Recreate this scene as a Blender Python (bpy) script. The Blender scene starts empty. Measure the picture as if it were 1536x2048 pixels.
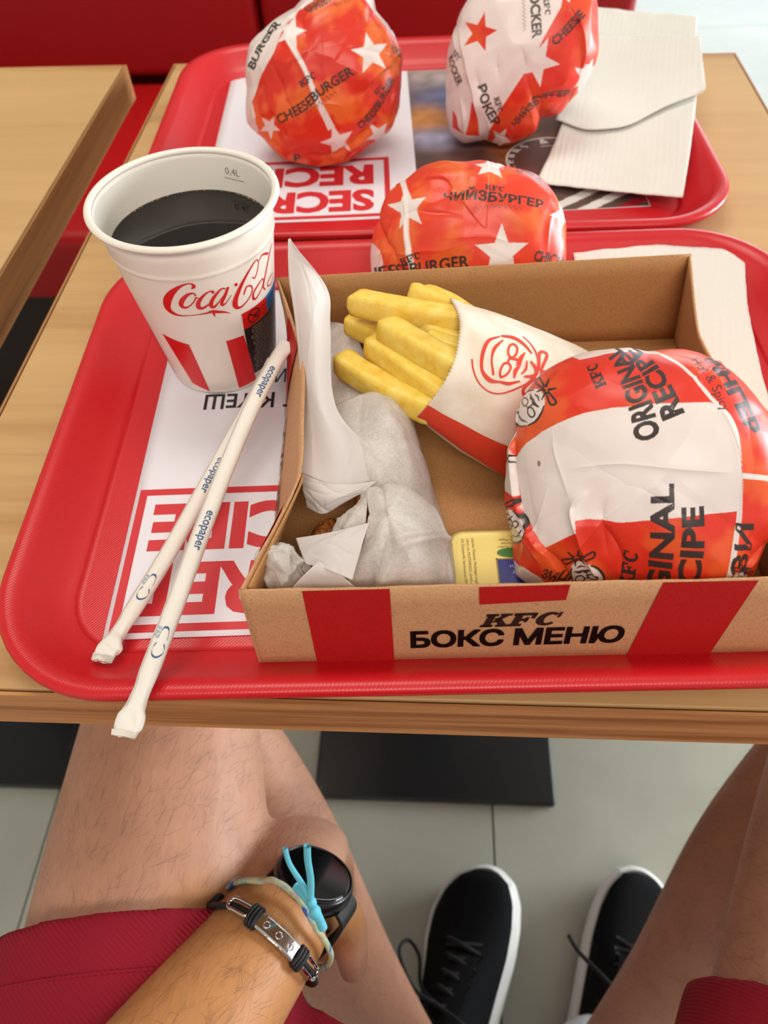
import bpy, bmesh, math
import numpy as np
from mathutils import Vector, Matrix
from mathutils.geometry import tessellate_polygon

# ---------------------------------------------------------------- camera, light, exposure
SC = bpy.context.scene
COL = SC.collection
TZ = 0.74                                   # height of the table top above the floor
cam = bpy.data.cameras.new('camera')
cam_o = bpy.data.objects.new('camera', cam)
COL.objects.link(cam_o)
cam_o.matrix_world = Matrix(((0.99833, -0.01362, 0.05607, 0.0),
                             (0.04496, 0.79275, -0.60789, 0.0),
                             (-0.03617, 0.60940, 0.79204, 1.045),
                             (0, 0, 0, 1)))
cam_o.matrix_world = Matrix.Translation((0, 0, 1.045)) @ cam_o.matrix_world.to_3x3().to_quaternion().to_matrix().to_4x4()
cam.lens = 1492.74 / 2048 * 36.0
cam.sensor_width = 36.0
cam.clip_start = 0.01
cam.dof.use_dof = True
cam.dof.focus_distance = 0.335
cam.dof.aperture_fstop = 11.0
SC.camera = cam_o

wd = bpy.data.worlds.new('world'); SC.world = wd; wd.use_nodes = True
wd.node_tree.nodes['Background'].inputs[0].default_value = (0.95, 0.93, 0.95, 1)
wd.node_tree.nodes['Background'].inputs[1].default_value = 0.55

def area(name, loc, aim, sx, sy, power, col):
    l = bpy.data.lights.new(name, 'AREA'); l.shape = 'RECTANGLE'; l.size = sx; l.size_y = sy
    l.energy = power; l.color = col
    o = bpy.data.objects.new(name, l); COL.objects.link(o); o.location = loc
    o.rotation_euler = (Vector(aim) - Vector(loc)).to_track_quat('-Z', 'Y').to_euler()
    return o
# daylight through the shop windows, behind the bench and on the right
area('daylight_far', (2.5, 6.05, 1.45), (0.6, 0.5, 0.7), 2.9, 2.1, 60, (0.80, 0.91, 1.0))
area('daylight_right', (3.95, 1.4, 0.98), (0.2, 0.3, 0.2), 2.1, 1.2, 165, (0.88, 0.95, 1.0))
# ceiling panels: over the tables, and over the aisle behind the camera
area('ceiling_light_near', (-0.35, 1.0, 2.88), (-0.35, 0.95, 0.0), 1.2, 0.6, 15, (1.0, 0.92, 0.82))
area('ceiling_light_aisle', (0.3, -1.5, 2.88), (0.15, -0.6, 0.0), 1.8, 0.6, 29, (1.0, 0.91, 0.82))
vs = SC.view_settings
vs.view_transform = 'Standard'; vs.look = 'None'; vs.gamma = 1.0; vs.use_curve_mapping = False
vs.exposure = 0.38
# ---------------------------------------------------------------- helpers
def sr(r, g, b):                              # sRGB bytes to linear
    f = lambda c: c / 12.92 if c <= 0.04045 else ((c + 0.055) / 1.055) ** 2.4
    return (f(r / 255), f(g / 255), f(b / 255))

def mat(name, col, rough=0.5, metal=0.0, spec=0.5, coat=0.0, sss=0.0, trans=0.0, emit=None):
    m = bpy.data.materials.new(name); m.use_nodes = True
    b = m.node_tree.nodes['Principled BSDF']
    b.inputs['Base Color'].default_value = (*col, 1)
    b.inputs['Roughness'].default_value = rough
    b.inputs['Metallic'].default_value = metal
    b.inputs['Specular IOR Level'].default_value = spec
    b.inputs['Coat Weight'].default_value = coat
    if sss:
        b.inputs['Subsurface Weight'].default_value = sss
        b.inputs['Subsurface Scale'].default_value = 0.01
    return m

class NT:                                     # small node-tree writer
    def __init__(s, m):
        s.m = m; s.t = m.node_tree; s.b = s.t.nodes['Principled BSDF']
    def n(s, typ, ins=None, **kw):
        o = s.t.nodes.new(typ)
        for k, v in kw.items(): setattr(o, k, v)
        for k, v in (ins or {}).items():
            if hasattr(v, 'is_output'): s.t.links.new(v, o.inputs[k])
            else: o.inputs[k].default_value = v
        return o
    def link(s, a, b): s.t.links.new(a, b)
    def ramp(s, fac, stops):
        o = s.t.nodes.new('ShaderNodeValToRGB'); s.link(fac, o.inputs[0])
        e = o.color_ramp.elements
        while len(e) < len(stops): e.new(0.5)
        for el, (p, c) in zip(e, stops): el.position = p; el.color = (*c, 1)
        return o.outputs[0]
    def coords(s, scale=(1, 1, 1), rot=(0, 0, 0)):
        tc = s.n('ShaderNodeTexCoord')
        return s.n('ShaderNodeMapping', {'Vector': tc.outputs['Object'], 'Scale': scale, 'Rotation': rot}).outputs[0]
    def noise(s, vec, scale, detail=4, rough=0.5):
        return s.n('ShaderNodeTexNoise', {'Vector': vec, 'Scale': scale, 'Detail': detail, 'Roughness': rough}).outputs[0]
    def color(s, c): s.link(c, s.b.inputs['Base Color'])
    def bump(s, h, strength=0.3, dist=0.001):
        o = s.n('ShaderNodeBump', {'Height': h, 'Strength': strength, 'Distance': dist})
        s.link(o.outputs[0], s.b.inputs['Normal'])

def mk(name, V, F, m, parent=None, smooth=False, origin=None, vcol=None):
    """one mesh object from world-space vertices"""
    V = np.asarray(V, float).reshape(-1, 3)
    o0 = np.array(parent['wl'] if parent is not None else (origin if origin is not None else (V.min(0) + V.max(0)) / 2 * [1, 1, 0] + [0, 0, V[:, 2].min()]), float)
    me = bpy.data.meshes.new(name)
    if isinstance(F, np.ndarray):
        n, k = F.shape
        me.vertices.add(len(V)); me.vertices.foreach_set('co', (V - o0).astype(np.float32).ravel())
        me.loops.add(n * k); me.loops.foreach_set('vertex_index', F.astype(np.int32).ravel())
        me.polygons.add(n); me.polygons.foreach_set('loop_start', np.arange(0, n * k, k, dtype=np.int32))
        me.update(calc_edges=True); me.validate()
    else:
        me.from_pydata((V - o0).tolist(), [], [list(map(int, f)) for f in F]); me.update()
    me.materials.append(m)
    if smooth: me.polygons.foreach_set('use_smooth', np.ones(len(me.polygons), bool))
    if vcol is not None:
        a = me.color_attributes.new('print', 'FLOAT_COLOR', 'POINT')
        c = np.ones((len(V), 4), np.float32); c[:, :3] = vcol; a.data.foreach_set('color', c.ravel())
    o = bpy.data.objects.new(name, me); COL.objects.link(o)
    if parent is not None:
        o.parent = parent
    else: o.location = o0
    o['wl'] = [float(x) for x in o0]
    return o

def tag(o, label=None, cat=None, group=None, kind=None):
    if label: o['label'] = label
    if cat: o['category'] = cat
    if group: o['group'] = group
    if kind: o['kind'] = kind
    return o

def thing(name, label, cat, loc, group=None):
    o = bpy.data.objects.new(name, None); COL.objects.link(o); o.location = loc
    o.empty_display_size = 0.02
    o['wl'] = [float(x) for x in loc]
    return tag(o, label, cat, group)

def gridF(nu, nv, cu=False, cv=False):
    i = np.arange(nu if cu else nu - 1); j = np.arange(nv if cv else nv - 1)
    I, J = np.meshgrid(i, j, indexing='ij')
    a = I * nv + J; b = ((I + 1) % nu) * nv + J; c = ((I + 1) % nu) * nv + (J + 1) % nv; d = I * nv + (J + 1) % nv
    return np.stack([a, b, c, d], -1).reshape(-1, 4)

def box(lo, hi):
    x0, y0, z0 = lo; x1, y1, z1 = hi
    V = [(x0, y0, z0), (x1, y0, z0), (x1, y1, z0), (x0, y1, z0), (x0, y0, z1), (x1, y0, z1), (x1, y1, z1), (x0, y1, z1)]
    return V, [(0, 3, 2, 1), (4, 5, 6, 7), (0, 1, 5, 4), (1, 2, 6, 5), (2, 3, 7, 6), (3, 0, 4, 7)]

def bevel(o, w, seg=2, angle=0.5):
    b = o.modifiers.new('bevel', 'BEVEL'); b.width = w; b.segments = seg; b.limit_method = 'ANGLE'; b.angle_limit = angle
    return o
def solid(o, t, off=0.0):
    b = o.modifiers.new('thickness', 'SOLIDIFY'); b.thickness = t; b.offset = off
    return o

def catmull(P, n):
    """n samples of a Catmull-Rom curve through P (k, d)"""
    P = np.asarray(P, float); k = len(P)
    Q = np.vstack([2 * P[0] - P[1], P, 2 * P[-1] - P[-2]])
    t = np.linspace(0, k - 1, n); i = np.minimum(t.astype(int), k - 2); f = (t - i)[:, None]
    p0, p1, p2, p3 = Q[i], Q[i + 1], Q[i + 2], Q[i + 3]
    return 0.5 * (2 * p1 + (p2 - p0) * f + (2 * p0 - 5 * p1 + 4 * p2 - p3) * f ** 2 + (3 * p1 - p0 - 3 * p2 + p3) * f ** 3)

def patch(ctrl, nu, nv):
    """smooth grid through a (m, n, 3) net of points"""
    C = np.asarray(ctrl, float)
    A = np.stack([catmull(C[:, j], nu) for j in range(C.shape[1])], 1)
    return np.stack([catmull(A[i], nv) for i in range(nu)], 0)

def frames(P):
    T = np.gradient(P, axis=0); T /= np.linalg.norm(T, axis=1)[:, None]
    up = np.array([0, 0, 1.0]); U = np.zeros_like(P)
    ref = np.cross(T[0], up); ref = ref if np.linalg.norm(ref) > 1e-3 else np.array([1.0, 0, 0])
    u = ref / np.linalg.norm(ref)
    for i, t in enumerate(T):
        u = u - t * (u @ t); u /= np.linalg.norm(u); U[i] = u
    return T, U, np.cross(U, T)

def tube(P, r, n=10, flat=1.0, caps=True):
    """tube along P with radius r (scalar or per point); flat scales the frame's second axis"""
    P = np.asarray(P, float); k = len(P); r = np.broadcast_to(np.asarray(r, float), (k,))
    T, U, W = frames(P)
    a = np.linspace(0, 2 * np.pi, n, endpoint=False)
    V = P[:, None] + r[:, None, None] * (np.cos(a)[None, :, None] * U[:, None] + flat * np.sin(a)[None, :, None] * W[:, None])
    F = gridF(k, n, cv=True).tolist(); V = V.reshape(-1, 3)
    if caps: F += [list(range(n))[::-1], list(range((k - 1) * n, k * n))]
    return V, F

def join(*parts):
    V = []; F = []; o = 0
    for v, f in parts:
        v = np.asarray(v).reshape(-1, 3); V.append(v); F += [[int(i) + o for i in q] for q in f]; o += len(v)
    return np.vstack(V), F

def rrect(hx, hy, r, n=10):
    P = []
    for cx, cy, a0 in ((hx - r, hy - r, 0), (-hx + r, hy - r, 90), (-hx + r, -hy + r, 180), (hx - r, -hy + r, 270)):
        for k in range(n + 1):
            a = math.radians(a0 + 90 * k / n); P.append((cx + r * math.cos(a), cy + r * math.sin(a)))
    return np.array(P)

def rot2(P, a): 
    c, s = math.cos(a), math.sin(a); P = np.asarray(P, float)
    return np.stack([P[..., 0] * c - P[..., 1] * s, P[..., 0] * s + P[..., 1] * c], -1)

RNG = np.random.default_rng(7)
_perm = np.random.default_rng(3).permutation(512)
_grad = np.random.default_rng(4).normal(size=(512, 3)); _grad /= np.linalg.norm(_grad, axis=1)[:, None]
def gnoise(P):
    P = np.asarray(P, float); I = np.floor(P).astype(int); f = P - I; u = f * f * f * (f * (f * 6 - 15) + 10)
    out = 0
    for dx in (0, 1):
        for dy in (0, 1):
            for dz in (0, 1):
                h = _perm[(_perm[(_perm[(I[..., 0] + dx) & 511] + I[..., 1] + dy) & 511] + I[..., 2] + dz) & 511]
                g = _grad[h]; d = f - [dx, dy, dz]
                w = (u[..., 0] if dx else 1 - u[..., 0]) * (u[..., 1] if dy else 1 - u[..., 1]) * (u[..., 2] if dz else 1 - u[..., 2])
                out = out + w * (g * d).sum(-1)
    return out * 1.6
def ridged(P): return 1 - np.abs(gnoise(P)) * 2
def sstep(a, b, x):
    t = np.clip((x - a) / (b - a), 0, 1); return t * t * (3 - 2 * t)

# ---- flat print: everything printed is a list of 2-D triangles (V, T)
_tc = {}
def text2(s, bold=0.0, spacing=1.0):
    """text as triangles, capital height 1, starting at x = 0"""
    k = (s, bold, spacing)
    if k not in _tc:
        c = bpy.data.curves.new('t', 'FONT'); c.body = s; c.offset = bold; c.resolution_u = 3; c.space_character = spacing
        o = bpy.data.objects.new('t', c); COL.objects.link(o)
        dg = bpy.context.evaluated_depsgraph_get(); dg.update()
        me = bpy.data.meshes.new_from_object(o.evaluated_get(dg)); me.calc_loop_triangles()
        V = np.array([v.co[:2] for v in me.vertices]).reshape(-1, 2)
        if s != 'H' and s != 'Н': V /= capheight('Н' if any(ord(ch) > 0x400 for ch in s) else 'H')
        T = np.array([t.vertices for t in me.loop_triangles], int).reshape(-1, 3)
        bpy.data.objects.remove(o); bpy.data.curves.remove(c); bpy.data.meshes.remove(me)
        V[:, 0] -= V[:, 0].min()
        _tc[k] = (V, T)
    V, T = _tc[k]; return V.copy(), T
def capheight(ch):
    V = text2(ch)[0]; return V[:, 1].max() - V[:, 1].min()
def poly2(P):
    P = [tuple(p) for p in P]
    T = tessellate_polygon([[Vector((x, y, 0)) for x, y in P]])
    return np.array(P, float), np.array(T, int).reshape(-1, 3)
def stroke2(P, w, n=None):
    """smooth pen stroke through P with width w (scalar or per point)"""
    P = np.asarray(P, float); w = np.broadcast_to(np.asarray(w, float), (len(P),))
    n = n or 8 * len(P)
    Q = catmull(np.column_stack([P, w]), n); C, ww = Q[:, :2], np.maximum(Q[:, 2], 0)
    t = np.gradient(C, axis=0); t /= np.linalg.norm(t, axis=1)[:, None] + 1e-12
    nn = np.column_stack([-t[:, 1], t[:, 0]])
    V = np.vstack([C + nn * ww[:, None] / 2, C - nn * ww[:, None] / 2]); i = np.arange(n - 1)
    return V, np.vstack([np.column_stack([i, i + 1, i + n]), np.column_stack([i + 1, i + n + 1, i + n])])
def join2(*L):
    V = []; T = []; o = 0
    for v, t in L:
        V.append(v); T.append(np.asarray(t) + o); o += len(v)
    return np.vstack(V), np.vstack(T)
def put2(vt, at, ang=0.0, h=1.0, sx=1.0, shear=0.0, fit=None):
    """place a unit print: capital height h, reading direction ang (degrees), optional total length fit"""
    V, T = vt; V = V.copy()
    L = V[:, 0].max() - V[:, 0].min()
    if fit: sx = fit / (L * h)
    V = np.column_stack([(V[:, 0] * sx + V[:, 1] * shear) * h, V[:, 1] * h])
    return rot2(V, math.radians(ang)) + np.asarray(at, float), T
def kfc2():
    R = lambda x0, y0, x1, y1: poly2([(x0, y0), (x1, y0), (x1, y1), (x0, y1)])
    K = [R(.10, 0, .42, 1), R(0, 0, .54, .17), R(0, .83, .54, 1), poly2([(.40, .34), (.56, .34), (1.04, .9), (.74, .9)]), poly2([(.44, .64), (.66, .76), (1.14, .1), (.78, .1)]),
         R(.62, .85, 1.12, 1), R(.66, 0, 1.22, .16)]
    F = [R(.10, 0, .42, 1), R(0, 0, .58, .17), R(0, .82, 1.0, 1), R(.82, .58, 1.0, 1), R(.42, .40, .7, .58), R(.6, .30, .74, .68)]
    a = np.radians(np.linspace(48, 318, 24)); w = .25
    o = np.column_stack([.5 + .5 * np.cos(a), .5 + .52 * np.sin(a)]); q = np.column_stack([.55 + .22 * np.cos(a), .5 + .34 * np.sin(a)])
    i = np.arange(23); n = 24
    C = [(np.vstack([o, q]), np.vstack([np.column_stack([i, i + 1, i + n]), np.column_stack([i + 1, i + n + 1, i + n])])), R(.82, .6, .95, 1.0)]
    g = []
    for L, dx in ((K, 0), (F, 1.2), (C, 2.3)):
        for v, t in L: g.append((v + [dx, 0], t))
    return join2(*g)
def emblem2():
    """bearded head with glasses over a string tie, in a unit square around the origin"""
    S = stroke2
    return join2(
        S([(-.34, .30), (-.20, .46), (.05, .50), (.28, .42), (.38, .22), (.36, .02)], [.02, .05, .06, .05, .06, .02]),
        S([(-.36, .28), (-.40, .08), (-.36, -.10), (-.26, -.26)], [.03, .05, .05, .03]),
        S([(.36, .05), (.34, -.12), (.24, -.26)], [.03, .05, .03]),
        S([(-.30, .24), (-.10, .34), (.10, .33), (.30, .2)], [.02, .05, .03, .04]),
        S([(-.3, .06), (-.24, .12), (-.12, .12), (-.05, .06), (-.10, -.01), (-.24, -.01), (-.3, .06)], .035),
        S([(.05, .06), (.1, .12), (.22, .12), (.29, .06), (.22, -.01), (.1, -.01), (.05, .06)], .035),
        S([(-.05, .07), (.05, .07)], .03), S([(-.02, .05), (-.05, -.07), (.04, -.09)], [.02, .04, .02]),
        S([(-.22, -.15), (-.08, -.11), (.02, -.13), (.12, -.11), (.24, -.15)], [.02, .07, .04, .07, .02]),
        S([(-.1, -.22), (.02, -.25), (.13, -.22)], [.02, .04, .02]),
        S([(-.12, -.28), (-.04, -.42), (.06, -.42), (.14, -.28)], [.03, .06, .06, .03]),
        S([(-.05, -.45), (-.34, -.38), (-.38, -.50), (-.06, -.49)], .05), S([(.06, -.45), (.34, -.38), (.38, -.50), (.08, -.49)], .05),
        S([(-.03, -.5), (-.14, -.66)], [.07, .04]), S([(.05, -.5), (.16, -.66)], [.07, .04]))
def star2(cx, cy, r, rotdeg=90, q=.42):
    P = []
    for k in range(10):
        a = math.radians(rotdeg + 36 * k); rr = r if k % 2 == 0 else r * q
        P.append((cx + rr * math.cos(a), cy + rr * math.sin(a)))
    c = np.array([[cx, cy]]); V = np.vstack([c, P]); i = np.arange(10)
    return V, np.column_stack([np.zeros(10, int), i + 1, (i + 1) % 10 + 1])
def subdiv2(vt, L):
    V, T = vt; V = V[T].reshape(-1, 3, 2)
    for _ in range(7):
        e = np.linalg.norm(V - np.roll(V, 1, 1), axis=2).max(1); b = V[e > L]; k = V[e <= L]
        if not len(b): break
        A, B, C = b[:, 0], b[:, 1], b[:, 2]; ab, bc, ca = (A + B) / 2, (B + C) / 2, (C + A) / 2
        V = np.concatenate([k, np.stack([A, ab, ca], 1), np.stack([ab, B, bc], 1), np.stack([ca, bc, C], 1), np.stack([ab, bc, ca], 1)])
    return V.reshape(-1, 2), np.arange(len(V) * 3).reshape(-1, 3)
def decal(name, vt, f, m, parent, L=None):
    """print laid on a surface: f maps (n, 2) print coordinates to (n, 3) points"""
    if L: vt = subdiv2(vt, L)
    V3 = f(vt[0]); T = np.asarray(vt[1])
    return mk(name, V3, T, m, parent)
def plane_map(O, ex, ey, off=0.0003):
    O, ex, ey = (np.asarray(a, float) for a in (O, ex, ey)); n = np.cross(ex, ey); n /= np.linalg.norm(n)
    return lambda P: O + P[:, :1] * ex + P[:, 1:2] * ey + n * off
CUP_SCRIPT = [[(-0.05597, 0.08037, 0.00049), (-0.05462, 0.08174, 0.00136), (-0.05528, 0.08338, 0.00068), (-0.05767, 0.08368, 0.00058), (-0.06178, 0.08179, 0.00127), (-0.0665, 0.07757, 0.00246), (-0.06995, 0.07262, 0.00298), (-0.07151, 0.06776, 0.00261), (-0.07015, 0.06463, 0.00182), (-0.06671, 0.06295, 0.00081), (-0.06259, 0.0628, 0.00041), (-0.05744, 0.06313, 0.00041), (-0.05234, 0.06347, 0.00071), (-0.04881, 0.06339, 0.00051)], [(-0.05231, 0.06363, 0.0004), (-0.04923, 0.06384, 0.00131), (-0.04639, 0.06267, 0.00132), (-0.04295, 0.06119, 0.00071), (-0.04001, 0.05897, 0.0001)], [(-0.04894, 0.0628, 0.00132), (-0.0488, 0.06134, 0.00071), (-0.04867, 0.05993, 0.0001)], [(-0.05496, 0.07572, 0.00069), (-0.05596, 0.07746, 0.00069), (-0.05866, 0.07684, 0.00118), (-0.06181, 0.07381, 0.00168), (-0.06353, 0.07056, 0.0017), (-0.06275, 0.06857, 0.0013), (-0.0599, 0.06912, 0.0006), (-0.05674, 0.07212, 0.0005), (-0.05517, 0.07479, 0.00059)], [(-0.05517, 0.07479, 0.0004), (-0.05403, 0.07361, 0.0004), (-0.05253, 0.07399, 0.0004)], [(-0.04679, 0.07527, 0.00119), (-0.04679, 0.07655, 0.00079), (-0.04864, 0.07681, 0.00059), (-0.05188, 0.07476, 0.00099), (-0.05482, 0.07112, 0.00159), (-0.05531, 0.06795, 0.0017), (-0.05327, 0.06723, 0.0011), (-0.04964, 0.0693, 0.0005), (-0.0473, 0.07126, 0.0003)], [(-0.04055, 0.07577, 0.00049), (-0.04191, 0.07665, 0.00059), (-0.04467, 0.07486, 0.00099), (-0.04776, 0.07142, 0.00139), (-0.04918, 0.06791, 0.0015), (-0.04795, 0.0665, 0.00121), (-0.04529, 0.06862, 0.0005), (-0.04159, 0.07236, 0.0004)], [(-0.03894, 0.07632, 0.00099), (-0.0411, 0.07214, 0.00119), (-0.04362, 0.068, 0.0013), (-0.0434, 0.06626, 0.00101), (-0.04142, 0.06709, 0.0005), (-0.03792, 0.07072, 0.00025)], [(-0.03554, 0.07567, 0.00128), (-0.03388, 0.07576, 0.00128)], [(-0.02476, 0.07466, 0.0004), (-0.0228, 0.07312, 0.0005), (-0.02005, 0.07772, 0.00039), (-0.01974, 0.0814, 0.00039), (-0.02149, 0.08284, 0.00049), (-0.02659, 0.07946, 0.00088), (-0.03149, 0.07434, 0.00139), (-0.03551, 0.06825, 0.002), (-0.03691, 0.06434, 0.00222), (-0.0362, 0.06134, 0.00152), (-0.03333, 0.06051, 0.00081), (-0.02849, 0.06301, 0.00051), (-0.02567, 0.06645, 0.0005), (-0.026, 0.06984, 0.0006), (-0.02888, 0.07097, 0.0007), (-0.03122, 0.06722, 0.0006)], [(-0.01936, 0.08085, 0.00029), (-0.01578, 0.08257, 0.00068), (-0.00968, 0.07929, 0.00108)], [(-0.01704, 0.06901, 0.0004), (-0.02059, 0.06762, 0.0007), (-0.02481, 0.06465, 0.00091), (-0.0252, 0.06099, 0.00102), (-0.02297, 0.06022, 0.00071), (-0.01844, 0.06302, 0.00041), (-0.01623, 0.06658, 0.0004), (-0.01704, 0.06901, 0.0004)], [(-0.00387, 0.08137, 0.00039), (-0.00847, 0.07758, 0.00079), (-0.0134, 0.07021, 0.0008), (-0.01655, 0.06366, 0.00081), (-0.0148, 0.05991, 0.00051)], [(-0.00432, 0.06391, 0.0004), (-0.01101, 0.06299, 0.00051), (-0.01182, 0.06039, 0.00051), (-0.0068, 0.05879, 0.00041), (-0.00262, 0.06181, 0.00041)]]
CUP_STRIPES = [[(-0.08478, 0.04488), (-0.06806, 0.04125), (-0.06666, 0.00236), (-0.07892, 0.00736)], [(-0.04608, 0.04131), (-0.03493, 0.04092), (-0.03027, 0.00307), (-0.04485, 0.00204)]]
# ---------------------------------------------------------------- materials shared by the setting
def wood(name, dark, light, grain=(3, 60, 60), streak=0.35):
    m = mat(name, light, 0.55, spec=0.25); t = NT(m)
    v = t.coords(grain); n1 = t.noise(v, 1.0, 6, 0.65)
    v2 = t.coords((grain[0] * .35, grain[1] * .22, grain[2] * .22)); n2 = t.noise(v2, 1.0, 3, 0.5)
    a = t.n('ShaderNodeMath', {0: n1, 1: streak}, operation='MULTIPLY').outputs[0]
    b = t.n('ShaderNodeMath', {0: n2, 1: 1 - streak}, operation='MULTIPLY').outputs[0]
    s = t.n('ShaderNodeMath', {0: a, 1: b}, operation='ADD').outputs[0]
    t.color(t.ramp(s, [(0.36, dark), (0.47, tuple((x + 2 * y) / 3 for x, y in zip(dark, light))), (0.62, light)]))
    t.bump(n1, 0.08, 0.0004)
    return m
M_top = wood('oak_laminate', sr(176, 134, 84), sr(208, 170, 118))
M_edge = wood('oak_edge_band', sr(146, 94, 52), sr(206, 150, 96), (4, 90, 160), 0.6)
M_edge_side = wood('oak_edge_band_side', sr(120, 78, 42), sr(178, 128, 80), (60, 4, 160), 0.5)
M_arris = mat('edge_lipping', sr(214, 180, 128), 0.3)
M_black = mat('black_steel', sr(22, 23, 26), 0.35); _t = NT(M_black); _t.bump(_t.noise(_t.coords((1, 1, 1)), 300, 3), 0.1, 0.0005)
M_vinyl = mat('red_vinyl', sr(150, 10, 14), 0.42, spec=0.4); _t = NT(M_vinyl); _t.bump(_t.noise(_t.coords(), 700, 3), 0.25, 0.0006)
M_vinyl_seat = mat('red_vinyl_seat', sr(176, 14, 16), 0.42, spec=0.4); _t = NT(M_vinyl_seat); _t.bump(_t.noise(_t.coords(), 700, 3), 0.25, 0.0006)
M_tile = mat('floor_tile', sr(150, 151, 138), 0.32, spec=0.5); _t = NT(M_tile)
_n = _t.noise(_t.coords(), 3.0, 5, 0.6); _t.color(_t.ramp(_n, [(0.3, sr(160, 161, 147)), (0.7, sr(184, 185, 169))]))
M_grout = mat('tile_joint', sr(92, 92, 84), 0.9)
M_wall = mat('plain_wall', sr(205, 200, 192), 0.8)

# ---------------------------------------------------------------- floor with separate tiles
fl = mk('floor', *box((-3.1, -2.2, -0.06), (4.1, 6.2, -0.004)), M_grout, origin=(0, 0, -0.06)); tag(fl, kind='structure')
_P = 0.6; _x0, _y0 = 0.095 - 5 * _P, 0.5 - 4 * _P + 0.3
tile0 = None
for i in range(11):
    for j in range(13):
        lo = (_x0 + i * _P, _y0 + j * _P - 0.3)
        if tile0 is None:
            tile0 = mk('tile', *box((lo[0] + .0013, lo[1] + .0013, -0.0045), (lo[0] + _P - .0013, lo[1] + _P - .0013, 0.0)), M_tile, fl)
            base0 = lo; t = tile0
        else:
            t = tile0.copy(); COL.objects.link(t)
            t.location = (lo[0] - base0[0], lo[1] - base0[1], 0)
# ---------------------------------------------------------------- walls, ceiling and the two shop windows, out of frame
def wallbox(name, lo, hi, m=M_wall): return tag(mk(name, *box(lo, hi), m), kind='structure')
wallbox('wall_left', (-3.2, -2.2, 0.0), (-3.1, 6.2, 3.0)); wallbox('ceiling', (-3.2, -2.2, 3.0), (4.2, 6.3, 3.1))
wallbox('wall_far', (-3.1, 6.2, 0.0), (0.9, 6.3, 3.0)); wallbox('trim_1', (0.9, 6.2, 0.0), (4.2, 6.3, 0.3)); wallbox('trim_2', (0.9, 6.2, 2.6), (4.2, 6.3, 3.0))
wallbox('wall_right', (4.1, -2.2, 0.0), (4.2, 0.3, 3.0)); wallbox('trim_3', (4.1, 0.3, 0.0), (4.2, 6.2, 0.3)); wallbox('trim_4', (4.1, 0.3, 2.6), (4.2, 6.2, 3.0)); wallbox('trim_5', (4.1, 3.6, 0.3), (4.2, 6.2, 2.6))
M_alu = mat('window_frame_grey', sr(120, 122, 126), .4); M_pane = mat('window_glass', (1, 1, 1), .02); M_pane.node_tree.nodes['Principled BSDF'].inputs['Transmission Weight'].default_value = 1.0
for nm, A, B in (('window_1', (0.9, 6.22, .3), (4.1, 6.28, 2.6)), ('window_2', (4.12, .3, .3), (4.18, 3.6, 2.6))):
    ax = 0 if nm == 'window_1' else 1; w = .05; P = []
    for k in range(3):
        c = A[ax] + (B[ax] - A[ax]) * k / 2; lo, hi = list(A), list(B); lo[ax], hi[ax] = c - w / 2 + (w / 2 if k == 0 else 0) - (w / 2 if k == 2 else 0), c + w / 2 + (w / 2 if k == 0 else 0) - (w / 2 if k == 2 else 0); P.append(box(lo, hi))
    for z in (A[2], B[2] - w): lo, hi = list(A), list(B); lo[2], hi[2] = z, z + w; P.append(box(lo, hi))
    f = tag(mk(nm, *join(*P), M_alu), kind='structure'); o = 1 - ax; lo, hi = list(A), list(B); m_ = (A[o] + B[o]) / 2; lo[o], hi[o] = m_ - .003, m_ + .003
    mk('pane', *box(lo, hi), M_pane, f)
# ---------------------------------------------------------------- tables
def table(x0, x1, y0, y1, label, group='small oak tables along the bench'):
    cx, cy = (x0 + x1) / 2, (y0 + y1) / 2
    r = thing('table', label, 'table', (cx, cy, 0), group)
    zb = TZ - 0.032
    bevel(mk('tabletop', *box((x0 + .0012, y0 + .0012, zb), (x1 - .0012, y1 - .0012, TZ)), M_top, r), .0008)
    e = .0016
    for lo, hi, m in (((x0 - e, y0 - e, zb), (x1 + e, y0, TZ - .0006), M_edge), ((x0 - e, y1, zb), (x1 + e, y1 + e, TZ - .0006), M_edge),
                      ((x0 - e, y0, zb), (x0, y1, TZ - .0006), M_edge_side), ((x1, y0, zb), (x1 + e, y1, TZ - .0006), M_edge_side)):
        mk('edge_band', *box(lo, hi), m, r)
    # column, under-frame and square foot plate
    mk('column', *tube([(cx, cy, .012), (cx, cy, zb - .004)], .038, 24), M_black, r, True)
    bevel(mk('top_plate', *box((cx - .15, cy - .15, zb - .006), (cx + .15, cy + .15, zb)), M_black, r), .001)
    bevel(mk('base_plate', *box((cx - .162, cy - .153, .0), (cx + .162, cy + .153, .013)), M_black, r), .003, 3)
    return r
table(-.252, .284, .131, .785, 'oak topped table carrying both red trays, on a black foot plate')
table(-.839, -.303, .131, .785, 'bare oak topped table with nothing on it, beside the red trays')

# ---------------------------------------------------------------- bench seat
bn = thing('bench', 'long red vinyl bench with upholstered back behind both tables', 'bench', (-.9, 1.3, 0))
M_dark = mat('bench_plinth', sr(40, 26, 20), 0.6)
def cushion(name, lo, hi, m, rad=.02):
    return bevel(mk(name, *box(lo, hi), m, bn, True), rad, 4)
for x0, x1 in ((-2.3, -1.3), (-1.3, -.303), (-.299, .345)):
    cushion('seat_cushion', (x0 + .001, .95, .335), (x1 - .001, 1.46, .45), M_vinyl_seat)
    cushion('back_cushion', (x0 + .001, 1.455, .455), (x1 - .001, 1.56, .98), M_vinyl)
mk('plinth', *box((-2.28, 1.02, .0), (.32, 1.5, .335)), M_dark, bn)
mk('back_panel', *box((-2.3, 1.56, .0), (.345, 1.60, .99)), M_vinyl, bn)

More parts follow.
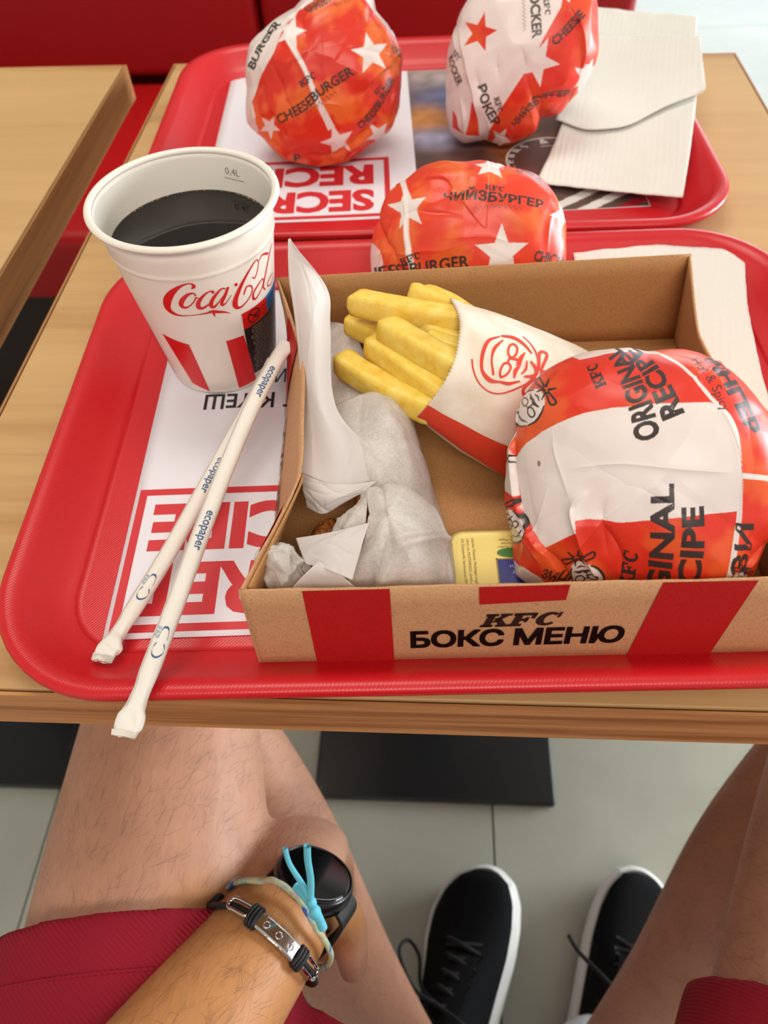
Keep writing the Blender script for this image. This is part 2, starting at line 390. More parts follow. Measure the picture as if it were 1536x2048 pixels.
# ---------------------------------------------------------------- trays
M_tray = mat('red_plastic', sr(200, 24, 32), 0.33, spec=0.5); _t = NT(M_tray)
_w = _t.n('ShaderNodeTexWave', {'Vector': _t.coords((1, 1, 1), (0, 0, 0.7)), 'Scale': 260, 'Distortion': 0.3})
_t.bump(_w.outputs['Fac'], 0.10, 0.0004)
TW, TD, TRZ = 0.4304, 0.3241, 0.021
def tray(cx, cy, a, label):
    prof = [(.030, .0006), (.010, .0125), (.006, .0150), (.0015, .0150), (0, .0170), (0, .0195), (.0015, .0210), (.0045, .0212), (.008, .0200), (.0105, .0180),
            (.019, .0095), (.0262, .0052), (.0282, .0047), (.0290, .0040), (.0296, .0031), (.0305, .0027), (.032, .0026)]
    rings = []
    for d, z in prof:
        p = rot2(rrect(TW / 2 - d, TD / 2 - d, max(.062 - d, .012), 12), a) + [cx, cy]
        rings.append(np.column_stack([p, np.full(len(p), TZ + .0004 + z)]))
    V = np.array(rings); k, n, _ = V.shape
    F = gridF(k, n, cv=True).tolist(); F = [f[::-1] for f in F]
    F += [list(range(n))[::-1], list(range((k - 1) * n, k * n))]
    o = mk('tray', V.reshape(-1, 3), F, M_tray, smooth=True, origin=(cx, cy, TZ))
    o.data.polygons[len(F) - 1].use_smooth = False
    return tag(o, label, 'tray', 'red serving trays')
tray(.015, .2896, math.radians(2.906), 'near red tray holding the cola cup and the open cardboard box')
tray(-.0074, .619, math.radians(2.334), 'far red tray holding two wrapped burgers and a stack of napkins')
ZF = TZ + .0030                                # tray floor

# ---------------------------------------------------------------- paper tray liners
M_paper = mat('white_paper', sr(230, 228, 234), 0.55); 
M_inkred = mat('red_print', sr(206, 40, 48), 0.5)
M_inkblack = mat('black_print', sr(34, 30, 30), 0.5)
M_print = mat('printed_paper', (1, 1, 1), 0.36, spec=0.4)
_t = NT(M_print); _a = _t.n('ShaderNodeAttribute', attribute_name='print'); _t.color(_a.outputs['Color'])
M_photo = mat('printed_photo', (1, 1, 1), 0.38)
_t = NT(M_photo); _a = _t.n('ShaderNodeAttribute', attribute_name='print'); _t.color(_a.outputs['Color'])
def liner(ox, oy, a, label):
    W, D = .332, .258
    e = np.array([math.cos(a), math.sin(a), 0]); nrm = np.array([-math.sin(a), math.cos(a), 0]); O = np.array([ox, oy, ZF + .0003])
    u, v = np.meshgrid(np.linspace(0, W, 50), np.linspace(0, D, 40), indexing='ij')
    lift = lambda u, v: .0004 * (1 + np.sin(u * 40 + v * 15)) * .5
    f = lambda P, off=0.0: O + P[:, :1] * e + P[:, 1:2] * nrm + np.column_stack([0 * P[:, 0], 0 * P[:, 0], lift(P[:, 0], P[:, 1]) + off])
    o = mk('tray_liner', f(np.column_stack([u.ravel(), v.ravel()])), gridF(50, 40), M_paper, smooth=True, origin=O)
    solid(o, .0002, -1)
    tag(o, label, 'paper liner', 'printed tray liners')
    ink = lambda P: f(P, .00012)
    R = lambda x0, y0, x1, y1: poly2([(x0, y0), (x1, y0), (x1, y1), (x0, y1)])
    x0, x1, y0, y1, w = .002, .1435, .003, .0885, .0042
    decal('printed_frame', join2(R(x0, y0, x1, y0 + w), R(x0, y1 - w, x1, y1), R(x0, y0 + w, x0 + w, y1 - w), R(x1 - w, y0 + w, x1, y1 - w)), ink, M_inkred, o, .02)
    # lettering reads from the far side of the table
    decal('printed_words', join2(put2(text2('SECRET', .045), (.131, .0395), 180, .0262, fit=.1195), put2(text2('RECIPE', .045), (.131, .0765), 180, .0262, fit=.1195)), ink, M_inkred, o, .02)
    decal('printed_slogan', join2(put2(text2('БГ К YEШ', .02), (.0895, .1595), 180, .0120, fit=.062), put2(text2('ЕДИН'), (.0895, .180), 180, .0120, fit=.03)), ink, M_inkblack, o, .02)
    # food photograph on the other half
    pu, pv = np.meshgrid(np.linspace(.1645, W - .0005, 150), np.linspace(.0005, D - .0005, 190), indexing='ij')
    col = np.zeros(pu.shape + (3,)); col[:] = sr(88, 66, 60)
    def blob(cx, cy, rx, ry, c, k=1.0):
        g = k * np.exp(-(((pu - cx) / rx) ** 2 + ((pv - cy) / ry) ** 2) ** 1.5); col[:] = col * (1 - g[..., None]) + np.array(sr(*c)) * g[..., None]
    blob(.20, .25, .05, .05, (168, 160, 158)); blob(.20, .185, .035, .03, (92, 104, 140)); blob(.29, .23, .05, .04, (150, 140, 136))
    for c in ((.178, .145, .022, .03, (190, 128, 66)), (.215, .135, .03, .028, (142, 84, 44)), (.255, .16, .03, .03, (128, 70, 36)), (.25, .085, .035, .03, (176, 104, 46)), (.205, .075, .03, .025, (92, 62, 60)),
              (.185, .115, .03, .018, (150, 150, 176)), (.30, .11, .03, .03, (110, 60, 34)), (.18, .03, .03, .03, (74, 62, 70)), (.24, .03, .04, .02, (120, 100, 96)), (.31, .17, .025, .03, (164, 110, 60))): blob(*c)
    nn = gnoise(np.stack([pu * 90, pv * 90, 0 * pu], -1)); col *= (1 + .35 * nn)[..., None]
    for k in range(3):                          # slanted bars across the lower corner
        s = (pu - .25 - .028 * k) - (pv) * 1.5
        g = ((s > 0) & (s < .014) & (pv < .035))[..., None]; col = np.where(g, np.array(sr(226, 220, 216)) if k < 2 else np.array(sr(150, 24, 40)), col)
    tag(mk('printed_photo', ink(np.column_stack([pu.ravel(), pv.ravel()])), gridF(150, 190), M_photo, o, vcol=np.clip(col, 0, 1).reshape(-1, 3)), 'dark brown photograph of fried food')
    up = lambda P: f(P, .00024)
    A = np.radians(np.linspace(0, 360, 60)); c0 = np.array([.272, .072])
    ring = lambda r, w: stroke2(np.column_stack([c0[0] + r * np.cos(A), c0[1] + r * np.sin(A)]), w, 90)
    decal('badge_disc', (lambda P: poly2(P))(np.column_stack([c0[0] + .036 * np.cos(A[:-1]), c0[1] + .036 * np.sin(A[:-1])])), lambda P: f(P, .0002), mat('badge_brown', sr(96, 66, 58), .4), o)
    B = [ring(.0355, .0016), ring(.0225, .0008)]
    for k, ch in enumerate('HERBS & SPICES · 11 · '):
        if ch == ' ': continue
        th = math.radians(200 - k * 16.4); p = c0 + .0262 * np.array([math.cos(th), math.sin(th)])
        B.append(put2(text2(ch, .02), p, math.degrees(th) - 90, .0075))
    decal('badge', join2(*B), up, mat('badge_white', sr(232, 226, 220), .45), o)
    return o
liner(-.1470, .1552, math.radians(3.75), 'white printed paper under the cup and straws on the near tray')
liner(-.1712, .4935, math.radians(3.75), 'white printed paper under the two burgers on the far tray')
# ---------------------------------------------------------------- paper cup of cola
CUP = np.array([-.124, .348, ZF + .0008]); CH = .105
crad = lambda z: .031 + .0145 * np.asarray(z) / CH
M_cup = mat('cup_board', sr(236, 228, 216), 0.38, spec=0.4)
M_cupred = mat('cup_red_ink', sr(212, 20, 22), 0.36)
M_cupblack = mat('cup_black_ink', sr(30, 26, 28), 0.4)
M_cupblue = mat('cup_blue_ink', sr(36, 110, 180), 0.4)
M_cupgrey = mat('cup_grey_ink', sr(150, 136, 130), 0.4)
cup = thing('drink_cup', 'white paper cup with red script lettering and red stripes on the near tray', 'cup', CUP)
def lathe(name, prof, m, parent, c=CUP, n=120):
    prof = np.asarray(prof, float); a = np.linspace(0, 2 * np.pi, n, endpoint=False)
    V = np.stack([c[0] + prof[:, None, 0] * np.cos(a), c[1] + prof[:, None, 0] * np.sin(a), np.broadcast_to(c[2] + prof[:, None, 1], (len(prof), n))], -1)
    F = gridF(len(prof), n, cv=True)[:, ::-1]
    return mk(name, V.reshape(-1, 3), F, m, parent, True)
# closed wall: outside up, inside down, floor of the cup set up a little
lathe('cup_wall', [(.0298, 0), (.0310, .0002), (.0312, .002), (.03125, .0035)] + [(crad(z), z) for z in np.linspace(.004, CH - .001, 12)] +
      [(crad(CH) - .0006, CH - .001)] + [(crad(z) - .0007, z) for z in np.linspace(CH - .003, .008, 10)] + [(.030, .0075), (.0005, .007), (.0005, .0062), (.0295, .0062), (.0297, .0)], M_cup, cup)
t_ = np.linspace(0, 2 * np.pi, 15)
lathe('rolled_rim', [(crad(CH) + .0013 + .0020 * math.cos(x), CH + .0016 * math.sin(x)) for x in t_], M_cup, cup)
lathe('stacking_ridge', [(crad(z) + .0005 * math.exp(-((z - .0865) / .0012) ** 2) + .00005, z) for z in np.linspace(.083, .090, 16)], M_cup, cup)
def cupmap(off=.00022):
    def f(P):
        a = P[:, 0] / .040; z = P[:, 1]; r = crad(z) + off
        return np.column_stack([CUP[0] + r * np.cos(a), CUP[1] + r * np.sin(a), CUP[2] + z])
    return f
CUP_PERIOD = 2 * math.pi * .04
for S in CUP_STRIPES + [[(s + k * CUP_PERIOD / 5 * 1.0, z) for s, z in CUP_STRIPES[1]] for k in (2.05, 3.0, 3.6)]:
    decal('stripe', poly2(S), cupmap(), M_cupred, cup, .004)
decal('script_lettering', join2(*[stroke2([(a, b) for a, b, w in L], [w * 1.35 for a, b, w in L]) for L in CUP_SCRIPT]), cupmap(), M_cupred, cup, .003)
R_ = lambda x0, y0, x1, y1: poly2([(x0, y0), (x1, y0), (x1, y1), (x0, y1)])
decal('label_panel', poly2([(-.0342, .0445), (.012, .0445), (.008, .0085), (-.0329, .0085)]), cupmap(), M_cupblack, cup, .003)
decal('label_band', poly2([(-.0342, .0557), (-.0152, .0557), (-.0138, .0446), (-.0342, .0446)]), cupmap(), M_cupred, cup, .003)
decal('label_corner', poly2([(-.0151, .0557), (.013, .0557), (.013, .0446), (-.0137, .0446)]), cupmap(), M_cupblue, cup, .003)
_A = np.radians(np.linspace(0, 360, 30))
decal('label_symbol', join2(stroke2(np.column_stack([-.0262 + .0042 * np.cos(_A), .0503 + .0042 * np.sin(_A)]), .0007, 60), stroke2([(-.0292, .0529), (-.0232, .0477)], .0007),
      stroke2([(-.0262, .0485), (-.0252, .0503), (-.0235, .0512)], .001)), cupmap(.0004), M_cupblack, cup, .003)
_r = np.random.default_rng(5); _L = []
for k in range(22):
    y = .0425 - k * .00148
    x = -.0305 + (_r.random() * .003)
    while x < .004:
        w = .0006 + _r.random() * .0022; _L.append(R_(x, y, x + w, y + .00055)); x += w + .0006
decal('label_small_print', join2(*_L), cupmap(.0004), M_cupgrey, cup, .003)
decal('fill_mark', join2(put2(text2('0,4L'), (1.02 * .040, .0945), 0, .0035), R_(1.0 * .04, .0925, 1.3 * .04, .0928)), lambda P: np.column_stack([CUP[0] + (crad(P[:, 1]) - .0009) * np.cos(2 * 1.15 - P[:, 0] / .04), CUP[1] + (crad(P[:, 1]) - .0009) * np.sin(2 * 1.15 - P[:, 0] / .04), CUP[2] + P[:, 1]]), M_cupgrey, cup)
# the drink itself
M_cola = mat('cola', sr(14, 7, 4), 0.02, spec=0.5)
_a = np.linspace(0, 2 * np.pi, 120, endpoint=False); LV = .0855
_pr = [(crad(.009) - .0016, .009), (crad(LV) - .0012, LV - .0012), (crad(LV) - .0009, LV - .0001), (crad(LV) - .0016, LV - .0003), (crad(LV) - .004, LV - .0008), (.02, LV - .0010), (.0004, LV - .0010)]
V = np.array([[(CUP[0] + r * math.cos(x), CUP[1] + r * math.sin(x), CUP[2] + z) for x in _a] for r, z in _pr])
F = [f[::-1] for f in gridF(len(_pr), 120, cv=True).tolist()] + [list(range(120))[::-1], list(range((len(_pr) - 1) * 120, len(_pr) * 120))]
cola = mk('cola', V.reshape(-1, 3), F, M_cola, smooth=True, origin=CUP); tag(cola, 'dark brown cola filling the white paper cup', 'drink')
M_foam = mat('cola_bubbles', sr(150, 110, 50), 0.15)
_B = []
for k in range(46):
    x = _r.random() * 2.4 + .35; rr = .0003 + .0005 * _r.random() ** 2
    c = np.array([CUP[0] + (crad(LV) - .0016) * math.cos(x), CUP[1] + (crad(LV) - .0016) * math.sin(x), CUP[2] + LV - .0003])
    b = bmesh.new(); bmesh.ops.create_icosphere(b, subdivisions=1, radius=rr, matrix=Matrix.Translation(c)); _B.append(([v.co[:] for v in b.verts], [[v.index for v in f.verts] for f in b.faces])); b.free()
tag(mk('bubbles', *join(*_B), M_foam, cola, True), kind='stuff')

# ---------------------------------------------------------------- cardboard box
BA = math.radians(2.9); BE = np.array([math.cos(BA), math.sin(BA), 0]); BN = np.array([-math.sin(BA), math.cos(BA), 0]); BO = np.array([-.072, .143, ZF + .0008])
BW, BD, BH = .232, .212, .055
bl = lambda u, v, z: BO + np.multiply.outer(np.asarray(u, float), BE) + np.multiply.outer(np.asarray(v, float), BN) + np.multiply.outer(np.asarray(z, float), np.array([0, 0, 1.0]))
def kraft(name, c0, c1):
    m = mat(name, c1, 0.62, spec=0.3); t = NT(m); v = t.coords()
    n1 = t.noise(v, 900, 4, 0.7); n2 = t.noise(t.coords((1, 1, 3)), 2600, 2, 0.6)
    s = t.n('ShaderNodeMath', {0: n1, 1: n2}, operation='ADD').outputs[0]
    s = t.n('ShaderNodeMath', {0: s, 1: 0.5}, operation='MULTIPLY').outputs[0]
    t.color(t.ramp(s, [(0.36, c0), (0.47, c1), (0.60, tuple(x * 1.12 for x in c1))])); t.bump(n1, 0.12, 0.0003)
    return m
M_kraft = kraft('kraft_board', sr(158, 112, 74), sr(198, 150, 108))
M_kraft_in = kraft('kraft_board_inside', sr(150, 104, 62), sr(182, 134, 84))
M_boxred = kraft('box_red_ink', sr(150, 22, 20), sr(182, 24, 24))
M_boxblack = mat('box_black_ink', sr(32, 22, 18), 0.5)
bx = thing('meal_box', 'open brown cardboard meal box with red stripes on the near tray', 'box', BO)
TH = .0011
mk('box_floor', *(lambda q: (q, [(0, 3, 2, 1), (4, 5, 6, 7), (0, 1, 5, 4), (1, 2, 6, 5), (2, 3, 7, 6), (3, 0, 4, 7)]))(
    [bl(u, v, z) for z in (0, TH) for u, v in ((0, 0), (BW, 0), (BW, BD), (0, BD))]), M_kraft_in, bx)
def wall(name, fu, fv, fz, nu, nz, flip=False, m=None):
    s, t = np.meshgrid(np.linspace(0, 1, nu), np.linspace(0, 1, nz), indexing='ij')
    P = bl(fu(s, t), fv(s, t), fz(s, t))
    F = gridF(nu, nz); F = F[:, ::-1] if flip else F
    return solid(mk(name, P.reshape(-1, 3), F, m or M_kraft, bx), TH, -1)
LEAN = .006
wl = lambda s: .0003 * np.sin(s * 23) + .0002 * np.sin(s * 71 + 1)
wall('front_wall', lambda s, t: s * BW + (0 * t), lambda s, t: LEAN * t, lambda s, t: t * (BH + wl(s)), 60, 6)
wall('back_wall', lambda s, t: s * BW + t * (-.002 * (1 - s) - .004 * s), lambda s, t: BD + t * (-.003 * (1 - s) + .006 * s), lambda s, t: t * BH, 24, 6, True, M_kraft_in)
def side(pts, base):
    """leaning side wall whose top edge follows pts (v, u) while the foot stays on the base line"""
    pts = np.array(pts); vv = np.linspace(pts[0, 0], pts[-1, 0], 60)
    cu = catmull(pts, 240); uu = np.interp(vv, cu[:, 0], cu[:, 1]) * .5 + np.interp(vv, pts[:, 0], pts[:, 1]) * .5
    top = lambda s: np.interp(s, np.linspace(0, 1, 60), uu); tv = lambda s: np.interp(s, np.linspace(0, 1, 60), vv)
    return (lambda s, t: base + (top(s) - base) * t ** 1.25), (lambda s, t: tv(s) * t + (s * BD) * (1 - t))
fu, fv = side([(LEAN, 0), (.0636, .0195), (.100, .0190), (.1444, .0163), (BD - .003, -.002)], 0)
wall('left_wall', fu, fv, lambda s, t: t * (BH - .0005 + wl(s)), 60, 12, True)
fu2, fv2 = side([(LEAN, BW), (.034, .2335), (.068, .2260), (.112, .2192), (.1513, .2154), (BD + .006, .228)], BW)
wall('right_wall', fu2, fv2, lambda s, t: t * (BH - .0005), 60, 12)
wall('corner_flap', lambda s, t: fu(.02 + s * .28, .08 + .9 * t) + .0016, lambda s, t: fv(.02 + s * .28, .08 + .9 * t), lambda s, t: (.08 + .9 * t) * (BH - .001), 16, 8, True, M_kraft_in)
UPF = np.array([0, 0, BH]) + BN * LEAN; UPF /= np.linalg.norm(UPF)
fmap = lambda off: plane_map(BO, BE, UPF, off)
for S in ([(.0248, .0552), (.0588, .0552), (.0593, .0004), (.0257, .0004)], [(.0932, .0550), (.1282, .0552), (.1278, .0455), (.0940, .0438)], [(.1636, .0552), (.1996, .0550), (.1945, .0004), (.1590, .0004)]):
    decal('red_stripe', poly2(S), fmap(.00035), M_boxred, bx)
decal('wordmark', put2(kfc2(), (.0948, .0283), 1.0, .0088, 1.0, .32, fit=.0305), fmap(.0004), M_boxblack, bx)
decal('front_words', join2(*[put2(text2('БОКС МЕНЮ', .022, 0.95), (.0667 + dx, .0147 + dy), .6, .0112, fit=.0884) for dx in (-.00022, 0, .00022) for dy in (-.00022, 0, .00022)]), fmap(.0004), M_boxblack, bx)
smap = lambda P: bl(fu(P[:, 0], P[:, 1]), fv(P[:, 0], P[:, 1]), P[:, 1] * BH) - BE * .0008
for a, b in ((.10, .22), (.72, .84)):
    decal('red_stripe', R_(a, .02, b, .98), smap, M_boxred, bx, .05)
decal('side_words', join2(put2((lambda v: (v[0] * [1, 1], v[1]))(text2('БОКС МЕНЮ', .03)), (.66, .30), 180, .05, 1.0)), lambda P: smap(np.column_stack([P[:, 0], .3 + (P[:, 1] - .3) * 5])), M_boxblack, bx, .05)

# ---------------------------------------------------------------- paper wrapped straws
M_wrap = mat('straw_paper', sr(232, 226, 216), 0.5, spec=0.35); _t = NT(M_wrap); _t.bump(_t.noise(_t.coords(), 500, 3), 0.15, 0.0005)
M_blue = mat('straw_blue_ink', sr(52, 86, 130), 0.5); M_pale = mat('straw_pale_ink', sr(150, 176, 196), 0.5)
def straw(P, label, tipw, words):
    P = catmull(P, 90); L = np.concatenate([[0], np.cumsum(np.linalg.norm(np.diff(P, axis=0), axis=1))]); tot = L[-1]
    s = L
    half = .0042 + .0013 * np.exp(-((s - .004) / .006) ** 2) * tipw - .0006 * np.exp(-((s - .018) / .006) ** 2) + .0008 * np.exp(-((tot - s) / .006) ** 2)
    flat = .72 - .58 * np.exp(-(s / .009) ** 2) - .2 * np.exp(-((s - .018) / .006) ** 2) - .5 * np.exp(-((tot - s) / .008) ** 2)
    T, U, W = frames(P); n = 20; a = np.linspace(0, 2 * np.pi, n, endpoint=False)
    cr = 1 + .12 * gnoise(np.stack([np.broadcast_to(s[:, None] * 160, (90, n)), np.broadcast_to(np.cos(a) * 1.5, (90, n)), np.broadcast_to(np.sin(a) * 1.5, (90, n))], -1)) * (.45 + 2.6 * np.exp(-((s[:, None] - .008) / .012) ** 2))
    V = P[:, None] + (half[:, None] * cr)[..., None] * (np.cos(a)[None, :, None] * U[:, None] + (flat[:, None] * np.sin(a)[None, :])[..., None] * W[:, None])
    rg = np.random.default_rng(int(tipw * 100)); wob = np.exp(-(s / .010) ** 2)[:, None]
    V += (U[:, None] * (.0016 * gnoise(np.stack([s[:, None] * 190 + tipw * 7 + 0 * a, np.cos(a)[None] * 1.2 + 0 * s[:, None], 0 * s[:, None] + np.sin(a)[None] * .4], -1)) * wob)[..., None]
          + T[:, None] * (.0018 * gnoise(np.stack([0 * s[:, None] + np.cos(a)[None] * 2.3 + tipw * 5, 0 * s[:, None] + 0 * a, 0 * s[:, None] + 0 * a], -1)) * wob ** 2)[..., None]
          + W[:, None] * (.0013 * gnoise(np.stack([s[:, None] * 230 + 0 * a, np.cos(a)[None] * 1.6 + tipw * 3 + 0 * s[:, None], 0 * s[:, None] + 0 * a], -1)) * wob)[..., None])
    F = gridF(90, n, cv=True).tolist() + [list(range(n))[::-1], list(range(89 * n, 90 * n))]
    r = thing('wrapped_straw', label, 'straw', (P[45, 0], P[45, 1], P[45, 2] - .003), 'paper wrapped straws')
    mk('paper_sleeve', V.reshape(-1, 3), F, M_wrap, r, True)
    sm = lambda Q, lift: np.stack([np.interp(Q[:, 0], s, P[:, k]) + np.interp(Q[:, 0], s, half) * (Q[:, 1] * np.interp(Q[:, 0], s, U[:, k]) + (np.interp(Q[:, 0], s, flat) * np.sqrt(np.clip(1 - Q[:, 1] ** 2, 0, 1)) + lift) * np.interp(Q[:, 0], s, W[:, k])) for k in range(3)], 1)
    # crimped seam along one side and ridged end
    k = int(tot / .0009); rows = []
    for i in range(k):
        x = .006 + i * (tot - .014) / k
        rows.append([(x, SGN * -.92), (x, SGN * -.62), (x + .00045, SGN * -.62), (x + .00045, SGN * -.92)])
    V2 = np.array(rows).reshape(-1, 2); F2 = np.arange(len(V2)).reshape(-1, 4)
    tag(mk('seam_ridges', sm(V2, .09), F2, M_wrap, r), kind='stuff')
    mk('end_crimp', *join(*[tube([P[i] + U[i] * half[i] * -.95 + W[i] * half[i] * flat[i] * .9, P[i] + W[i] * half[i] * flat[i] * 1.25, P[i] + U[i] * half[i] * .95 + W[i] * half[i] * flat[i] * .9], .00025, 5) for i in (0, 1, 2, 3, 4)]), M_wrap, r, True)
    for txt, at, mm, h in words:
        if txt == 'loop':
            A = np.radians(np.linspace(40, 320, 16)); g = join2(stroke2(np.column_stack([at + .006 + .0035 * np.cos(A), SGN * .3 + .55 * np.sin(A)]), .0009, 40), stroke2([(at + .011, SGN * -.1), (at + .0155, SGN * .1), (at + .0155, SGN * .6), (at + .011, SGN * .8)], .0010))
            g = (g[0], g[1])
        else:
            v, t = text2(txt, .01); v = v * [h, 1.0]; v[:, 1] = v[:, 1] * h / .0042
            v = v * [-1, 1]; v = v + [at, .08 if txt != 'PAP' else -.62]
            g = (v, t)
        decal('printed_mark', g, lambda Q: sm(Q, .06), mm, r, .002)
    return r
SGN = 1
straw([(-.1394, .1399, TZ + .0135), (-.1378, .1498, TZ + .0125), (-.1352, .1599, TZ + .0115), (-.123, .1958, TZ + .014), (-.1083, .2391, TZ + .021), (-.0948, .2790, TZ + .028), (-.0835, .3120, TZ + .034)],
      'lower paper wrapped straw, its end lying inside the tray rim', 1.0, [('ecopaper', .115, M_blue, .0038), ('loop', .030, M_blue, 0), ('PAP', .045, M_pale, .0022)])
straw([(-.1154, .1021, TZ + .0270), (-.1147, .1076, TZ + .0272), (-.1134, .1165, TZ + .0275), (-.1116, .1291, TZ + .0280), (-.1069, .1604, TZ + .030), (-.1001, .2078, TZ + .034), (-.091, .2594, TZ + .039), (-.0814, .2957, TZ + .043), (-.0751, .3121, TZ + .046)],
      'upper paper wrapped straw, its end sticking out over the tray rim', 1.3, [('ecopaper', .196, M_blue, .0038), ('ecopaper', .105, M_blue, .0038), ('loop', .030, M_blue, 0), ('PAP', .046, M_pale, .0022)])

# ---------------------------------------------------------------- dip tub
M_tub = mat('clear_yellow_plastic', sr(222, 200, 110), 0.25, spec=0.5)
M_lid = mat('yellow_foil_lid', sr(240, 218, 128), 0.30, spec=0.5)
tb = thing('dip_tub', 'small yellow foil lidded dip tub between the burger and the chicken', 'dip tub', (.035, .189, BO[2] + TH))
TO = np.array([.0362, .1885]); ta = math.radians(3)
def rr3(hx, hy, r, z): 
    p = rot2(rrect(hx, hy, r, 8), ta) + TO; return np.column_stack([p, np.full(len(p), z)])
zb_, zt_ = BO[2] + TH, TZ + .0215
rings = np.array([rr3(.0185, .0135, .004, zb_), rr3(.0190, .0140, .005, zb_ + .001), rr3(.0208, .0158, .006, zt_ - .001), rr3(.0238, .0188, .006, zt_ - .0008), rr3(.0240, .0190, .006, zt_)])
k, n, _ = rings.shape
mk('tub', rings.reshape(-1, 3), [f[::-1] for f in gridF(k, n, cv=True).tolist()] + [list(range(n))[::-1], list(range((k - 1) * n, k * n))], M_tub, tb, True)
rings = np.array([rr3(.0240, .0190, .006, zt_), rr3(.0241, .0191, .006, zt_ + .0003), rr3(.0222, .0172, .005, zt_ + .0006), rr3(.0215, .0165, .005, zt_ + .0003)])
mk('lid', rings.reshape(-1, 3), [f[::-1] for f in gridF(4, n, cv=True).tolist()] + [list(range(n))[::-1], list(range(3 * n, 4 * n))], M_lid, tb, True)
lm = plane_map((TO[0], TO[1], zt_), (math.cos(ta), math.sin(ta), 0), (-math.sin(ta), math.cos(ta), 0), .0007)
lm2 = plane_map((TO[0], TO[1], zt_), (math.cos(ta), math.sin(ta), 0), (-math.sin(ta), math.cos(ta), 0), .0009)
decal('lid_badge', R_(-.0035, -.016, .014, .0025), lm, mat('lid_blue', sr(40, 40, 120), .35), tb)
decal('lid_badge_border', join2(R_(-.0041, .0025, .0145, .0031), R_(-.0041, -.016, -.0035, .0031)), lm, mat('lid_gold', sr(160, 130, 60), .35), tb)
A = np.radians(np.linspace(0, 360, 24, endpoint=False))
decal('lid_oval', poly2(np.column_stack([.0035 + .0068 * np.cos(A), .0062 + .0026 * np.sin(A)])), lm, mat('lid_green', sr(62, 120, 50), .35), tb)
M_lidtxt = mat('lid_print', sr(120, 96, 60), .4); M_lidw = mat('lid_white', sr(200, 200, 220), .4)
decal('lid_words', join2(put2(text2('SMOOTH'), (.0115, -.0005), 180, .0016), put2(text2('CREAMY'), (.0115, .0022 - .006), 180, .0016)), lm2, M_lidw, tb)
decal('lid_small_print', join2(*[put2(text2(s), (x, .0145), -90, .0012) for s, x in (('(H) Összetevők: Spirituszecet 70%, víz', -.0190), ('cukor, só, MUSTÁRMAG, sűrítő anyag', -.0166), ('paprika, fűszerek. Minőségét megőrzi', -.0142))],
      *[put2(text2(s), (.0125, y), 180, .0011) for s, y in (('Packed by B.V. Postbus', .0098), ('Netherlands, Europe', .0118), ('Osztrák út 12, Magyar', .0138), ('Infó: Nagy Dz', .0155))]), lm, M_lidtxt, tb)

# ---------------------------------------------------------------- paper napkins
M_nap = mat('napkin_tissue', sr(232, 229, 222), 0.85, spec=0.2)
_t = NT(M_nap); _w1 = _t.n('ShaderNodeTexWave', {'Vector': _t.coords((1, 1, 0), (0, 0, .2)), 'Scale': 70, 'Distortion': 1.2, 'Detail': 1, 'Detail Scale': 2}, bands_direction='X')
_w2 = _t.noise(_t.coords((1, 1, 1)), 1500, 2)
_s = _t.n('ShaderNodeMath', {0: _w1.outputs['Fac'], 1: _w2}, operation='ADD').outputs[0]; _t.bump(_s, 0.3, 0.0005)
def napkin(ctrl, label, nu=40, nv=50, amp=.0006):
    P = patch(ctrl, nu, nv); P[..., 2] += amp * gnoise(P * 60); P[..., :2] += .0004 * gnoise(P * 300)[..., None]
    o = mk('napkin', P.reshape(-1, 3), gridF(nu, nv), M_nap, smooth=True); solid(o, .0007, 0)
    return tag(o, label, 'napkin', 'paper napkins')
napkin([[(.0786, .5379, .750), (.1311, .5249, .750), (.1784, .5068, .755)], [(.097, .5939, .751), (.1459, .5807, .752), (.191, .556, .763)], [(.1163, .6617, .752), (.1603, .6533, .754), (.2126, .6398, .7645)], [(.126, .70, .752), (.17, .69, .754), (.22, .67, .766)]],
       'lowest white napkin, reaching over the near right corner of the far tray')
napkin([[(.1011, .6268, .7545), (.124, .6076, .7555), (.155, .6102, .757), (.1862, .6262, .764), (.2144, .6349, .770)], [(.1107, .662, .756), (.1319, .6431, .757), (.1632, .6485, .760), (.1922, .6538, .768), (.2164, .6387, .774)],
        [(.1335, .7297, .7585), (.1545, .7235, .759), (.178, .7117, .763), (.2018, .6979, .770), (.222, .6798, .776)], [(.1421, .7709, .7645), (.1595, .7666, .765), (.1837, .7537, .767), (.2079, .7366, .773), (.2286, .7225, .778)]],
       'topmost white napkin with a curved wavy edge, lying on the other two')
napkin([[(.1325, .7403, .7565), (.179, .7193, .7595), (.2202, .6873, .768)], [(.140, .78, .761), (.188, .76, .7635), (.229, .73, .770)], [(.1483, .8267, .767), (.1978, .8032, .769), (.2384, .776, .774)]],
       'white napkin under the topmost one, sticking out behind the far tray')
napkin([[(.1005, .372, ZF + .0006), (.158, .335, ZF + .0006), (.1885, .3019, ZF + .003)], [(.098, .400, ZF + .001), (.150, .3905, ZF + .002), (.1953, .3837, ZF + .007)], [(.0946, .449, TZ + .016), (.1483, .4465, TZ + .0165), (.2032, .438, TZ + .017)]],
       'white napkin on the near tray, partly behind the cardboard box')
